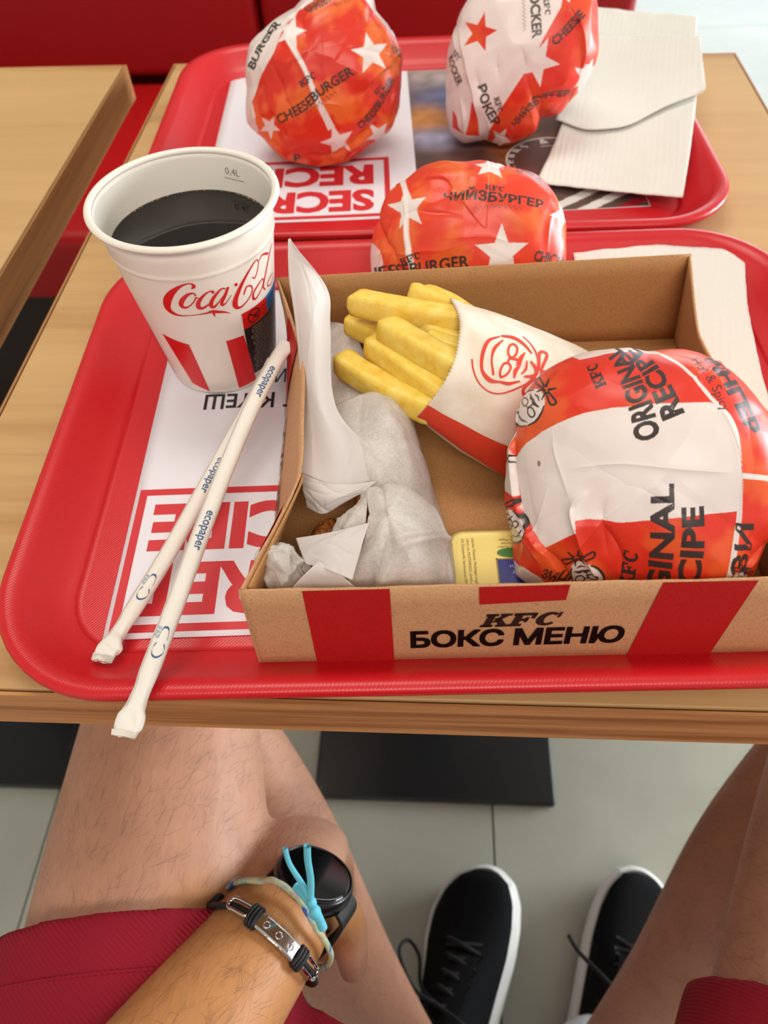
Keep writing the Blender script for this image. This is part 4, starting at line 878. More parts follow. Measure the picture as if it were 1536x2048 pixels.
# ---------------------------------------------------------------- chicken in thin white paper
M_crust = mat('chicken_crust', sr(150, 84, 30), 0.5, spec=0.4); _t = NT(M_crust); _n = _t.noise(_t.coords(), 160, 6, .7); _t.color(_t.ramp(_n, [(0.35, sr(96, 46, 16)), (0.5, sr(158, 88, 34)), (0.66, sr(206, 138, 70))])); _t.bump(_t.noise(_t.coords(), 380, 5), .6, .0016)
def chicken(c, r, rz, label, seed):
    c, r = np.array(c), np.array(r); n, k = 60, 90
    th, ph = np.meshgrid(np.linspace(.001, np.pi - .001, n), np.linspace(0, 2 * np.pi, k, endpoint=False), indexing='ij')
    d = np.stack([np.sin(th) * np.cos(ph), np.sin(th) * np.sin(ph), np.cos(th)], -1)
    m = 1 + .16 * gnoise(d * 1.7 + seed) + .07 * ridged(d * 5 + seed) + .04 * gnoise(d * 13 + seed)
    P = d * r * m[..., None]; P[..., :2] = rot2(P[..., :2], rz); P += c; P[..., 2] = np.maximum(P[..., 2], BO[2] + TH + .0008)
    return tag(mk('chicken_piece', P.reshape(-1, 3), gridF(n, k, cv=True)[:, ::-1], M_crust, smooth=True), label, 'chicken', 'fried chicken pieces in paper')
chicken((-.010, .187, .769), (.0195, .0185, .0235), 0, 'brown fried chicken piece inside the domed front paper bag', 3)
chicken((-.022, .250, .765), (.0135, .028, .019), .15, 'long brown fried chicken piece inside the rear paper bag', 8)
chicken((-.046, .2005, .7595), (.0075, .011, .0095), 0, 'dark brown chicken bit showing in the gap left of the front bag', 15)
chicken((-.0245, .2135, .768), (.0085, .0085, .0125), .4, 'brown chicken corner peeking out between the two paper bags', 21)

M_glass = bpy.data.materials.new('thin_white_paper'); M_glass.use_nodes = True
_t = NT(M_glass); _b = _t.b; _b.inputs['Base Color'].default_value = (*sr(244, 240, 236), 1); _b.inputs['Roughness'].default_value = .45; _b.inputs['Specular IOR Level'].default_value = .35
_tl = _t.n('ShaderNodeBsdfTranslucent', {'Color': (*sr(240, 230, 216), 1)}); _tp = _t.n('ShaderNodeBsdfTransparent', {'Color': (1, .98, .95, 1)})
_m1 = _t.n('ShaderNodeMixShader', {0: .28, 1: _b.outputs[0], 2: _tl.outputs[0]})
_nf = _t.noise(_t.coords(), 900, 3, .7); _nc = _t.noise(_t.coords(), 70, 3, .6)
_s = _t.n('ShaderNodeMath', {0: _nf, 1: _nc}, operation='ADD').outputs[0]
_f = _t.n('ShaderNodeMapRange', {0: _s, 1: .75, 2: 1.3, 3: .10, 4: .52}).outputs[0]
_m2 = _t.n('ShaderNodeMixShader', {0: _f, 1: _m1.outputs[0], 2: _tp.outputs[0]})
_t.link(_m2.outputs[0], _t.t.nodes['Material Output'].inputs[0]); _t.bump(_t.noise(_t.coords(), 500, 3), .04, .0003)
M_white = bpy.data.materials.new('dry_white_paper'); M_white.use_nodes = True
_t = NT(M_white); _b = _t.b; _b.inputs['Base Color'].default_value = (*sr(238, 232, 230), 1); _b.inputs['Roughness'].default_value = .5; _b.inputs['Specular IOR Level'].default_value = .35
_tl = _t.n('ShaderNodeBsdfTranslucent', {'Color': (*sr(236, 226, 214), 1)}); _m1 = _t.n('ShaderNodeMixShader', {0: .3, 1: _b.outputs[0], 2: _tl.outputs[0]}); _t.link(_m1.outputs[0], _t.t.nodes['Material Output'].inputs[0])
def paper(name, ctrl, m, parent, nu=60, nv=60, amp=.0010, fac=0.0, seed=0, ncr=18, wid=(.015, .06)):
    P = patch(ctrl, nu, nv); du = np.gradient(P, axis=0); dv = np.gradient(P, axis=1); N = np.cross(du, dv); N /= np.linalg.norm(N, axis=-1)[..., None] + 1e-12
    h = amp * gnoise(P * 34 + seed)
    rg = np.random.default_rng(seed + 70); su, sv = np.meshgrid(np.linspace(0, 1, nu), np.linspace(0, 1, nv), indexing='ij')
    for k in range(ncr):                              # crisp straight creases
        t = rg.uniform(0, np.pi); c0 = rg.uniform(.05, .95, 2); x = (su - c0[0]) * np.cos(t) + (sv - c0[1]) * np.sin(t); y = -(su - c0[0]) * np.sin(t) + (sv - c0[1]) * np.cos(t)
        h = h + rg.choice([-1, 1]) * rg.uniform(.4, 1.2) * (amp + fac) * np.exp(-np.abs(x) / rg.uniform(*wid)) * np.exp(-(y / rg.uniform(.15, .45)) ** 2)
    P = P + N * h[..., None]
    P[..., 2] = np.maximum(P[..., 2], BO[2] + TH + .0006)
    return solid(mk(name, P.reshape(-1, 3), gridF(nu, nv), m, parent, True), .00012, 0)
ra = thing('chicken_bag', 'rear thin white paper bag with a tall curled flap standing at the box side', 'chicken bag', (-.03, .255, BO[2] + TH), 'thin white paper chicken bags')
paper('bag_body', [[(-.0486, .2752, .776), (-.0337, .2757, .784), (-.0199, .2765, .784), (-.0109, .2800, .772), (-.0088, .2885, .752)], [(-.0441, .248, .786), (-.0304, .2476, .792), (-.0173, .2467, .797), (-.0059, .2549, .776), (-.0023, .2683, .750)],
  [(-.0378, .2289, .786), (-.0258, .2293, .792), (-.0123, .2328, .790), (-.0007, .2365, .770), (.0034, .2451, .749)], [(-.0298, .2132, .776), (-.0183, .2126, .778), (-.0073, .2142, .773), (.0038, .2197, .760), (.0085, .2258, .749)], [(-.0257, .2073, .760), (-.014, .2055, .763), (-.0026, .2058, .760), (.0073, .209, .754), (.0106, .2111, .749)]], M_glass, ra, seed=2, amp=.0009)
paper('back_sheet', [[(-.0602, .3515, .770), (-.0441, .3371, .776), (-.0299, .3081, .772)], [(-.0556, .3166, .770), (-.0399, .2996, .776), (-.0246, .2828, .774)], [(-.0506, .2809, .772), (-.035, .2697, .777), (-.0137, .2716, .777)], [(-.046, .255, .768), (-.033, .255, .772), (-.014, .262, .772)]], M_glass, ra, seed=5, amp=.0016)
paper('flap', [[(-.0582, .2218, .785), (-.0388, .2124, .786), (-.0209, .2219, .782)], [(-.0617, .2502, .787), (-.0432, .2331, .795), (-.0223, .2306, .787)], [(-.0639, .2808, .793), (-.0527, .2573, .800), (-.0432, .2531, .797)],
  [(-.0683, .3073, .803), (-.0576, .2977, .809), (-.0494, .3021, .804)], [(-.0711, .3221, .818), (-.062, .3198, .819), (-.0521, .3219, .813)], [(-.0704, .331, .835), (-.0694, .3315, .8355), (-.0675, .3279, .835)]], M_white, ra, 90, 50, amp=.00035, seed=9)
rb = thing('chicken_bag', 'front thin white paper bag, domed and see-through, with crumpled ends', 'chicken bag', (-.025, .185, BO[2] + TH), 'thin white paper chicken bags')
paper('bag_body', [[(-.0253, .2044, .784), (-.0166, .2067, .782), (-.0087, .2062, .780), (-.0005, .2064, .772), (.0064, .2073, .760)], [(-.0253, .2024, .797), (-.0166, .2037, .800), (-.0087, .2032, .798), (-.0005, .2034, .789), (.0064, .2053, .774)], [(-.0241, .1864, .800), (-.0157, .1865, .805), (-.0065, .1849, .804), (.0035, .1876, .792), (.0108, .1915, .774)], [(-.0251, .1752, .796), (-.0152, .1724, .802), (-.0051, .1707, .803), (.005, .1763, .790), (.0127, .1849, .770)],
  [(-.0309, .1658, .786), (-.0161, .1623, .792), (-.004, .1613, .794), (.0062, .1655, .784), (.0131, .1744, .766)], [(-.0347, .1617, .760), (-.017, .1599, .764), (-.004, .1591, .766), (.0067, .1627, .760), (.0125, .1675, .752)]], M_glass, rb, 90, 80, amp=.0011, seed=12, fac=.0012)
paper('flap', [[(-.0548, .1812, .790), (-.0389, .1779, .799), (-.0228, .1788, .805)], [(-.0522, .1751, .790), (-.0383, .1709, .800), (-.025, .1698, .803)], [(-.0489, .1682, .790), (-.0389, .1616, .796), (-.0288, .1576, .795)]], M_white, rb, 40, 40, amp=.0004, seed=14)
paper('collar', [[(-.0584, .221, .786), (-.0452, .2119, .790), (-.0339, .2112, .790), (-.0221, .2164, .786)], [(-.0561, .2124, .782), (-.0449, .2051, .787), (-.0337, .2065, .789), (-.0248, .2126, .787)], [(-.0546, .2085, .776), (-.0457, .2018, .780), (-.0361, .2045, .785), (-.0262, .2097, .788)]], M_white, rb, 40, 60, amp=.0005, seed=17)
paper('side_wrap', [[(-.0350, .1990, .782), (-.0310, .2020, .786), (-.0253, .2060, .794)], [(-.0400, .1880, .784), (-.0340, .1910, .792), (-.0245, .1950, .799)], [(-.0420, .1760, .782), (-.0350, .1770, .790), (-.0250, .1800, .796)]], M_glass, rb, 40, 40, amp=.0012, seed=18)
paper('crumpled_end', [[(-.0717, .1776, .776), (-.0698, .180, .784), (-.0608, .1777, .792), (-.0551, .1776, .788), (-.0498, .1742, .780)], [(-.0720, .1706, .778), (-.0690, .172, .788), (-.0608, .1690, .797), (-.0545, .1700, .790), (-.0495, .1692, .780)], [(-.0715, .1665, .770), (-.0665, .1650, .784), (-.058, .1628, .791), (-.0536, .1640, .785), (-.0493, .166, .774)], [(-.0700, .1650, .752), (-.0660, .163, .766), (-.058, .1608, .770), (-.0546, .162, .766), (-.0500, .165, .752)]], M_glass, rb, 90, 90, amp=.0010, seed=33, fac=.0012, ncr=40, wid=(.03, .08))
paper('folded_corner', [[(-.0424, .1647, .798), (-.0424, .1646, .7979), (-.0423, .1646, .7978)], [(-.0478, .1611, .794), (-.0430, .1606, .793), (-.0350, .1612, .795)], [(-.0533, .1575, .789), (-.0430, .1572, .780), (-.0275, .1572, .790)]], M_white, rb, 30, 30, amp=.0002, seed=40)
# ---------------------------------------------------------------- the seated person whose lap is in view
def field(name, parts, m, parent, voxel, smooth=6, vcol=None):
    """one continuous surface around overlapping tapered limbs"""
    V, F = join(*parts); me = bpy.data.meshes.new('t'); me.from_pydata(V.tolist(), [], F)
    t = bpy.data.objects.new('t', me); COL.objects.link(t)
    r = t.modifiers.new('r', 'REMESH'); r.mode = 'VOXEL'; r.voxel_size = voxel
    s = t.modifiers.new('s', 'SMOOTH'); s.iterations = smooth; s.factor = .5
    dg = bpy.context.evaluated_depsgraph_get(); dg.update(); out = bpy.data.meshes.new_from_object(t.evaluated_get(dg))
    n = len(out.vertices); V = np.empty(n * 3); out.vertices.foreach_get('co', V); V = V.reshape(-1, 3); F = [list(p.vertices) for p in out.polygons]
    bpy.data.objects.remove(t); bpy.data.meshes.remove(me); bpy.data.meshes.remove(out)
    F4 = np.array([f if len(f) == 4 else f + [f[-1]] for f in F]) if all(len(f) == 4 for f in F) else F
    return mk(name, V, F4, m, parent, True, vcol=vcol(V) if vcol else None)
def limb(P, R, n=26, k=40, flat=1.0):
    Q = catmull(np.column_stack([np.array(P, float), R]), k)
    V, F = tube(Q[:, :3], np.maximum(Q[:, 3], .002), n, flat)
    return V, F
def ball(c, r, k=1.0):
    b = bmesh.new(); bmesh.ops.create_icosphere(b, subdivisions=3, radius=1.0); V = np.array([v.co[:] for v in b.verts]) * np.array(r) + np.array(c); F = [[v.index for v in f.verts] for f in b.faces]; b.free(); return V, F
M_skin = mat('skin', (1, 1, 1), 0.5, spec=0.35, sss=0.12)
_t = NT(M_skin); _a = _t.n('ShaderNodeAttribute', attribute_name='print'); _hn = _t.noise(_t.coords((300, 90, 160)), 1.0, 2, .5); _mt = _t.noise(_t.coords(), 30, 4, .6)
_hr = _t.n('ShaderNodeMapRange', {0: _hn, 1: .58, 2: .75, 3: 1.0, 4: .86}).outputs[0]; _mr = _t.n('ShaderNodeMapRange', {0: _mt, 1: .3, 2: .7, 3: .9, 4: 1.08}).outputs[0]
_mm = _t.n('ShaderNodeMath', {0: _hr, 1: _mr}, operation='MULTIPLY').outputs[0]
_vm = _t.n('ShaderNodeVectorMath', {0: _a.outputs['Color'], 1: _mm}, operation='MULTIPLY'); _t.color(_vm.outputs[0]); _t.bump(_hn, .25, .0012)
M_shorts = mat('crimson_jersey', sr(142, 22, 40), 0.8, spec=0.2)
_t = NT(M_shorts); _w = _t.n('ShaderNodeTexWave', {'Vector': _t.coords((1, 1, 1), (0, 0, 2.2)), 'Scale': 150, 'Distortion': .4}); _t.bump(_w.outputs['Fac'], .5, .0012)
pr = thing('person', 'person seated at the table in crimson shorts, hand hanging between the knees', 'person', (0, -.15, 0))
HIPL, KNL, ANL = (-.115, -.30, .525), (-.183, .225, .535), (.012, -.006, .10)
HIPR, KNR, ANR = (.115, -.30, .525), (.315, .215, .53), (.178, .012, .10)
SHL, ELL, WR = (-.20, -.36, .95), (-.205, -.165, .705), (-.076, .075, .577)
mid = lambda a, b, t: tuple(np.array(a) * (1 - t) + np.array(b) * t)
parts = []
for H, K, A in ((HIPL, KNL, ANL), (HIPR, KNR, ANR)):
    parts.append(limb([H, mid(H, K, .4), mid(H, K, .75), K], [.088, .084, .072, .058], 30, 50))
    parts.append(ball(np.array(K) + [0, .004, -.006], (.058, .058, .060)))
    k2 = np.array(K) + [0, -.004, -.02]
    parts.append(limb([tuple(k2), mid(k2, A, .3), mid(k2, A, .65), A], [.052, .056, .041, .034], 26, 50))
    g = (.26, .96) if A is ANL else (.40, .92)
    parts.append(limb([A, tuple(np.array(A) + [.03 * g[0], .03 * g[1], -.050]), tuple(np.array(A) + [.10 * g[0], .10 * g[1], -.062])], [.033, .029, .020], 20, 20))
parts += [limb([(0, -.33, .50), (0, -.34, .66), (0, -.37, .84), (0, -.38, .97), (0, -.37, 1.06)], [.15, .135, .15, .12, .055], 36, 40)]
parts += [limb([(-.13, -.37, .97), (.13, -.37, .97)], [.07, .07]), limb([(.19, -.37, .96), (.24, -.34, .78), (.25, -.20, .66)], [.056, .046, .040])]
parts += [limb([(-.14, -.37, .97), SHL, mid(SHL, ELL, .55), ELL], [.065, .056, .045, .038]), limb([ELL, mid(ELL, WR, .3), mid(ELL, WR, .7), WR], [.040, .042, .036, .0295], 28, 50, .86)]
# hand: palm falling forward from the wrist, fingers closing back under it, thumb on the inner side
parts += [limb([WR, (-.080, .098, .556), (-.084, .118, .520), (-.084, .124, .494)], [.0295, .033, .037, .032], 26, 30, .62), ball((-.103, .104, .524), (.018, .022, .026))]
for x, L in ((-.056, .95), (-.074, 1.0), (-.092, .97), (-.109, .84)):
    parts.append(limb([(x, .119, .505), (x - .001, .120, .468 + .006 * (1 - L)), (x + .002, .101, .444), (x + .006, .082, .446), (x + .009, .066 + .01 * (1 - L), .462)], [.0105, .0098, .0092, .0084, .0070], 16, 30))
parts.append(limb([(-.062, .082, .556), (-.047, .080, .530), (-.0435, .066, .503), (-.0430, .056, .478)], [.016, .0130, .0112, .0085], 16, 24))
def skincol(V):
    arm = np.array([SHL, ELL, WR, (-.08, .12, .50), (-.08, .10, .45)]); d = np.full(len(V), 9.0)
    for a, b in zip(arm[:-1], arm[1:]):
        v = b - a; t = np.clip(((V - a) @ v) / (v @ v), 0, 1); d = np.minimum(d, np.linalg.norm(V - a - t[:, None] * v, axis=1))
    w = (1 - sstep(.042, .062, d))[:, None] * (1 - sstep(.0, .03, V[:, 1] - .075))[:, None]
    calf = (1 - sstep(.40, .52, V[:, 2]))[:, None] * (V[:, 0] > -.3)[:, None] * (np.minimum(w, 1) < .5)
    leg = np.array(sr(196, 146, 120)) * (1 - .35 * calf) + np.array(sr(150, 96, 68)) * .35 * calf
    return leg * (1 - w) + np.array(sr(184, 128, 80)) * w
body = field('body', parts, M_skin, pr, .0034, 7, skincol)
from mathutils.bvhtree import BVHTree
_bw = np.array(pr['wl']); BVH = BVHTree.FromPolygons([tuple(np.array(v.co) + _bw) for v in body.data.vertices], [tuple(p.vertices) for p in body.data.polygons])
def hug(P, off, most=9):
    """lift a curve that runs round the wrist so that it lies on the skin"""
    P = np.array(P, float)
    for i, p in enumerate(P):
        l, n, k, dd = BVH.find_nearest(Vector(p)); s = (Vector(p) - l).dot(n)
        if s < off: P[i] = np.array(l + n * off)
        elif s > most: P[i] = np.array(l + n * most)
    for _ in range(4): P = (np.roll(P, 1, 0) + 2 * P + np.roll(P, -1, 0)) / 4
    for i, p in enumerate(P):
        l, n, k, dd = BVH.find_nearest(Vector(p)); s = (Vector(p) - l).dot(n)
        if s < off: P[i] = np.array(l + n * off)
    return P
sh = []
for H, K, t1, x in ((HIPL, KNL, .698, -1), (HIPR, KNR, .635, 1)):
    H2 = np.array(H) + [0, 0, .0]
    sh.append(limb([tuple(H2), mid(H, K, .35), mid(H, K, .6), mid(H, K, t1)], [.108, .100, .091, .087], 40, 50))
    sh.append(limb([tuple(np.array(H) + [-x * .03, .02, -.02]), tuple(np.array(mid(H, K, .4)) + [-x * .045, 0, -.03]), tuple(np.array(mid(H, K, .62)) + [-x * .100, .0, -.05])], [.08, .066, .048], 26, 30))
sh.append(limb([(0, -.34, .47), (0, -.34, .60), (0, -.35, .70)], [.165, .165, .150], 40, 20))
field('shorts', sh, M_shorts, pr, .004, 2)
for H, K, t1 in ((HIPL, KNL, .645), (HIPR, KNR, .575)):
    c = np.array(mid(H, K, t1)); ax = np.array(K) - np.array(H); ax /= np.linalg.norm(ax); u = np.cross(ax, [0, 0, 1]); u /= np.linalg.norm(u); w = np.cross(u, ax); a = np.linspace(0, 2 * np.pi, 60)
    mk('hem_stitching', *tube(c + .0888 * (np.cos(a)[:, None] * u + np.sin(a)[:, None] * w), .0011, 6), M_shorts, pr, True)
M_tee = mat('plain_shirt', sr(70, 72, 80), .85)
field('shirt', [limb([(0, -.345, .66), (0, -.37, .84), (0, -.38, .97)], [.165, .17, .14], 36, 30), limb([(-.13, -.37, .965), (.13, -.37, .965)], [.088, .088]), limb([(-.12, -.37, .97), SHL, mid(SHL, ELL, .5)], [.08, .072, .064]), limb([(.12, -.37, .97), (.20, -.365, .95), (.225, -.35, .86)], [.08, .072, .064])], M_tee, pr, .006, 3)

# ---- short dark hairs on the thighs, knees and forearm
def hairs(n, keep_, flow, L, seed):
    rg = np.random.default_rng(seed); P = np.array([v.co[:] for v in body.data.vertices]) + _bw; N = np.array([v.normal[:] for v in body.data.vertices])
    idx = np.where(keep_(P))[0]; idx = rg.choice(idx, n); p, nn = P[idx] + rg.normal(0, .0012, (n, 3)), N[idx]
    d = np.array(flow, float) + rg.normal(0, .45, (n, 3)); d -= nn * (d * nn).sum(1)[:, None]; d /= np.linalg.norm(d, axis=1)[:, None]; s = np.cross(nn, d)
    l = (L * rg.uniform(.5, 1.2, n))[:, None]; w = .00005; q = [p + nn * .0001, p + d * l * .5 + nn * l * .22, p + d * l + nn * l * .26 + s * l * rg.normal(0, .15, (n, 1))]
    V = np.stack([q[0] - s * w, q[0] + s * w, q[1] - s * w, q[1] + s * w, q[2] - s * w * .4, q[2] + s * w * .4], 1).reshape(-1, 3)
    o = np.arange(n)[:, None] * 6; F = np.concatenate([o + [0, 1, 3, 2], o + [2, 3, 5, 4]])
    return V, F
M_hair = mat('body_hair', sr(84, 54, 36), .6)
_lk = lambda P: (P[:, 1] > -.02) & (P[:, 2] > .40) & (np.abs(P[:, 0] + .17) < .10) & (P[:, 1] < .30)
_rk = lambda P: (P[:, 1] > -.05) & (P[:, 2] > .12) & (P[:, 0] > .14)
_ck = lambda P: (P[:, 2] > .12) & (P[:, 2] < .45) & (P[:, 0] < .02) & (P[:, 0] > -.2)
_ak = lambda P: (P[:, 0] < -.08) & (P[:, 1] < .05) & (P[:, 1] > -.16) & (P[:, 2] > .58) & (P[:, 2] < .75)
_h = [hairs(4200, _lk, (.55, .8, -.3), .013, 1), hairs(3600, _rk, (-.2, .3, -.8), .013, 2), hairs(1800, _ck, (.2, -.2, -.9), .012, 3), hairs(1300, _ak, (.75, .2, -.4), .012, 4)]
_V = np.vstack([a for a, b in _h]); _o = np.cumsum([0] + [len(a) for a, b in _h[:-1]]); _F = np.vstack([b + o for (a, b), o in zip(_h, _o)])
tag(mk('body_hair', _V, _F, M_hair, pr), kind='stuff')

# ---- shoes, socks and laces
M_knit = mat('black_knit', sr(10, 10, 12), .85, spec=.15); _t = NT(M_knit); _t.bump(_t.noise(_t.coords(), 900, 2), .3, .0006)
M_sole = mat('white_rubber', sr(222, 220, 214), .55); M_lace = mat('black_lace', sr(12, 12, 13), .8); M_sock = mat('white_sock', sr(214, 220, 226), .9)
def shoe(heel, toe, side, roll):
    heel, toe = np.array(heel), np.array(toe); d = toe - heel; L = np.linalg.norm(d); d = d / L; w = np.array([d[1], -d[0]])
    S = np.array([0, .03, .10, .25, .42, .58, .70, .80, .89, .955, .99, 1.0]); HW = np.array([.006, .022, .033, .036, .036, .043, .049, .049, .043, .031, .015, .004])
    curve = np.array([0, 0, 0, 0, .0, .002, .004, .004, .002, -.001, -.003, -.004]) * -side
    cr_, sr_, x0 = math.cos(roll), math.sin(roll), -.04 * np.sign(roll)
    def at(s, x, z):
        x, z = x0 + (x - x0) * cr_ - z * sr_, (x - x0) * sr_ + z * cr_
        return np.array([*(heel + d * L * s + w * x), z + .001])
    n = 40; ss = np.interp(np.linspace(0, 1, n), np.linspace(0, 1, 12), S); hw = np.interp(ss, S, HW); cv = np.interp(ss, S, curve)
    # upper
    top = np.interp(ss, [0, .05, .15, .30, .40, .55, .72, .86, .95, 1], [.075, .088, .092, .094, .098, .080, .060, .050, .043, .030])
    k = 22; a = np.linspace(0, np.pi, k); rows = []
    for i in range(n):
        e = .75; x = cv[i] + hw[i] * .97 * np.sign(np.cos(a)) * np.abs(np.cos(a)) ** e; z = .026 + (top[i] - .026) * np.sin(a) ** .8
        rows.append([at(ss[i], p, q) for p, q in zip(x, z)])
    V = np.array(rows); up = mk('shoe', V.reshape(-1, 3), gridF(n, k).tolist() + [list(range(k)), list(range((n - 1) * k, n * k))[::-1], ], M_knit, pr, True)
    solid(up, .002, 0)
    # sole
    o = np.concatenate([np.column_stack([ss, cv + hw]), np.column_stack([ss, cv - hw])[::-1]]); m = len(o); rings = []
    for z, g in ((.0005, .94), (.004, 1.04), (.014, 1.10), (.026, 1.11), (.033, 1.08), (.034, 1.0)):
        rings.append([at(.5 + (s - .5) * (1 + (g - 1) * .35), x * g, z) for s, x in o])
    F = gridF(len(rings), m, cv=True).tolist() + [list(range(m))[::-1], list(range((len(rings) - 1) * m, len(rings) * m))]
    mk('sole', np.array(rings).reshape(-1, 3), F, M_sole, up, True)
    zt = lambda s: np.interp(s, [.40, .55, .72], [.098, .080, .060]) + .001
    for i in range(5):
        s = .45 + i * .055; x = .018 + .002 * i
        mk('lace', *tube(catmull([at(s, -x, zt(s) - .007), at(s + .02, 0, zt(s + .02) + .003), at(s + .04, x, zt(s + .04) - .006)], 12), .0027, 7), M_lace, up, True)
        mk('lace', *tube(catmull([at(s, x, zt(s) - .007), at(s + .02, 0, zt(s + .02) + .0045), at(s + .04, -x, zt(s + .04) - .006)], 12), .0027, 7), M_lace, up, True)
    mk('tongue', *(lambda P: (P.reshape(-1, 3), gridF(12, 9)))(np.array([[at(.36 + .30 * i / 11, (j - 4) * .0055, zt(max(.40, .36 + .30 * i / 11)) + .004 - .00025 * (j - 4) ** 2 + (.012 if i < 2 else 0)) for j in range(9)] for i in range(12)])), M_knit, up, True)
    return up, at
upl, atl = shoe((.020, -.078), (.093, .2135), 1, math.radians(20))
mk('lace_loop', *tube(catmull([atl(.47, 0, .097), atl(.50, -.03, .100), atl(.60, -.062, .085), atl(.66, -.066, .06), atl(.62, -.050, .055), atl(.52, -.030, .08), atl(.47, 0, .097)], 50), .0022, 8), M_lace, upl, True)
mk('lace_loop', *tube(catmull([atl(.47, 0, .097), atl(.44, .03, .10), atl(.40, .05, .085), atl(.42, .04, .07), atl(.47, .01, .09)], 40), .0022, 8), M_lace, upl, True)
upr, atr = shoe((.150, -.062), (.272, .220), -1, math.radians(-10))
mk('lace_loop', *tube(catmull([atr(.50, 0, .096), atr(.54, -.035, .092), atr(.60, -.062, .060), atr(.64, -.075, .050)], 40), .0024, 8), M_lace, upr, True)
mk('lace_loop', *tube(catmull([atr(.50, 0, .096), atr(.54, .03, .095), atr(.58, .05, .075), atr(.54, .045, .07), atr(.49, .01, .09)], 40), .0022, 8), M_lace, upr, True)
for A in (ANL, ANR):
    A = np.array(A); P = catmull([A + [.008, .02, -.03], A + [0, 0, .0], A + [-.006 if A[0] < 0 else .006, .002, .035]], 20)
    mk('sock', *tube(P, np.linspace(.044, .0385, 20), 24), M_sock, pr, True)

# ---------------------------------------------------------------- what the wrist wears
def ringcurve(P, n=120):
    P = np.array(P); Q = np.vstack([P[-2:], P, P[:2]]); C = catmull(Q, n * (len(Q) - 1)); return C[2 * n - n: -n] if False else catmull(np.vstack([P, P[:1]]), n)
M_chrome = mat('polished_steel', sr(214, 214, 216), .12, metal=1.0); M_cord = mat('black_cord', sr(18, 18, 20), .6)
M_cyan = mat('cyan_cord', sr(96, 188, 208), .7); M_weave = mat('woven_cord', sr(150, 160, 140), .75)
_t = NT(M_weave); _n = _t.noise(_t.coords(), 130, 2, .5); _t.color(_t.ramp(_n, [(0.36, sr(60, 90, 160)), (0.46, sr(150, 178, 176)), (0.54, sr(190, 186, 130)), (0.64, sr(170, 150, 150))])); _t.bump(_t.noise(_t.coords(), 1500, 2), .4, .0006)
def loop(P, n=140):
    P = np.array(P, float); k = len(P); C = catmull(np.vstack([P, P, P]), n * 3); return C[n:2 * n]
# string bracelet
sb = thing('string_bracelet', 'woven blue and yellow string bracelet with two cyan tails on the wrist', 'bracelet', (-.076, .065, .56))
RB = loop([(-.1040, .0715, .5707), (-.0941, .0806, .5934), (-.0798, .0852, .6085), (-.0665, .0811, .6132), (-.0564, .0716, .6115), (-.0497, .0615, .6033), (-.0429, .0499, .5788), (-.0469, .042, .5553), (-.062, .042, .537), (-.0861, .050, .530), (-.1010, .0612, .546)])
RB = hug(RB, .0022, .006)
mk('woven_band', *tube(RB, .0019, 10, .8), M_weave, sb, True)
mk('knot', *join(ball((-.0545, .0690, .6140), (.0032, .0036, .0046)), ball((-.0560, .0725, .6185), (.0026, .0030, .0040)), tube(catmull([(-.066, .081, .6140), (-.060, .076, .6155), (-.054, .069, .6150), (-.0505, .063, .6060)], 20), .0024, 10)), M_cyan, sb, True)
mk('cord_tail', *tube(catmull([(-.0561, .0726, .6165), (-.0609, .0796, .6253), (-.0673, .0873, .6329), (-.0698, .0937, .6393)], 30), np.linspace(.0017, .0013, 30), 9), M_cyan, sb, True)
mk('cord_tail', *tube(catmull([(-.0569, .0732, .6175), (-.0562, .0812, .630), (-.0572, .0883, .6406), (-.0573, .0934, .6471)], 30), np.linspace(.0019, .0019, 30), 9), M_cyan, sb, True)
# identity bracelet
ib = thing('identity_bracelet', 'polished steel plate bracelet with two open links on black cord, nearest the elbow', 'bracelet', (-.085, .045, .56))
CTL = np.array([(-.1125, .0625, .577), (-.1020, .0622, .5935), (-.092, .0598, .6005), (-.0762, .0545, .6068), (-.0615, .0473, .6025), (-.0555, .0425, .5900), (-.0535, .0376, .5702), (-.060, .034, .543), (-.0800, .036, .530), (-.1020, .047, .533), (-.1150, .0570, .554)])
RM = loop(CTL, 220); RM = hug(RM, .0022, .004); AXW = np.array([.386, .83, -.41]); AXW /= np.linalg.norm(AXW); CM = RM.mean(0)
def near(p): return int(np.argmin(np.linalg.norm(RM - np.array(p), axis=1)))
_dl = np.linalg.norm(np.roll(RM, -1, 0) - RM, axis=1); _cl = np.concatenate([[0], np.cumsum(_dl)])
_mid = near((-.0762, .0545, .6068)); _tot = _cl[-1]
def pos(x):                                       # point at arc length x from the middle of the plate, towards the inner wrist
    t = (_cl[_mid] + x) % _tot; i = min(int(np.searchsorted(_cl, t, 'right')) - 1, len(RM) - 1); g_ = (t - _cl[i]) / _dl[i]; return RM[i] * (1 - g_) + RM[(i + 1) % len(RM)] * g_
def seg(x0, x1, n): return np.array([pos(x) for x in np.linspace(x0, x1, n)])
i_p0, i_p1, i_l0, i_l1, i_r0, i_r1 = -.0135, .0135, -.0310, -.0170, .0170, .0310
def band(name, i0, i1, wid, th, m, lift, n=40):
    C = seg(i0, i1, n); out = C - CM; out -= np.outer(out @ AXW, AXW); out /= np.linalg.norm(out, axis=1)[:, None]
    pr_ = [(-1, -.2), (-1, .6), (-.75, 1), (.75, 1), (1, .6), (1, -.2)]
    V = np.stack([C + out * (lift + th * b) + AXW * wid * a for a, b in pr_], 1); k = len(pr_)
    return mk(name, V.reshape(-1, 3), gridF(n, k, cv=True).tolist() + [list(range(k))[::-1], list(range((n - 1) * k, n * k))], m, ib, False)
bevel(band('name_plate', i_p0, i_p1, .0046, .0013, M_chrome, .001), .0004)
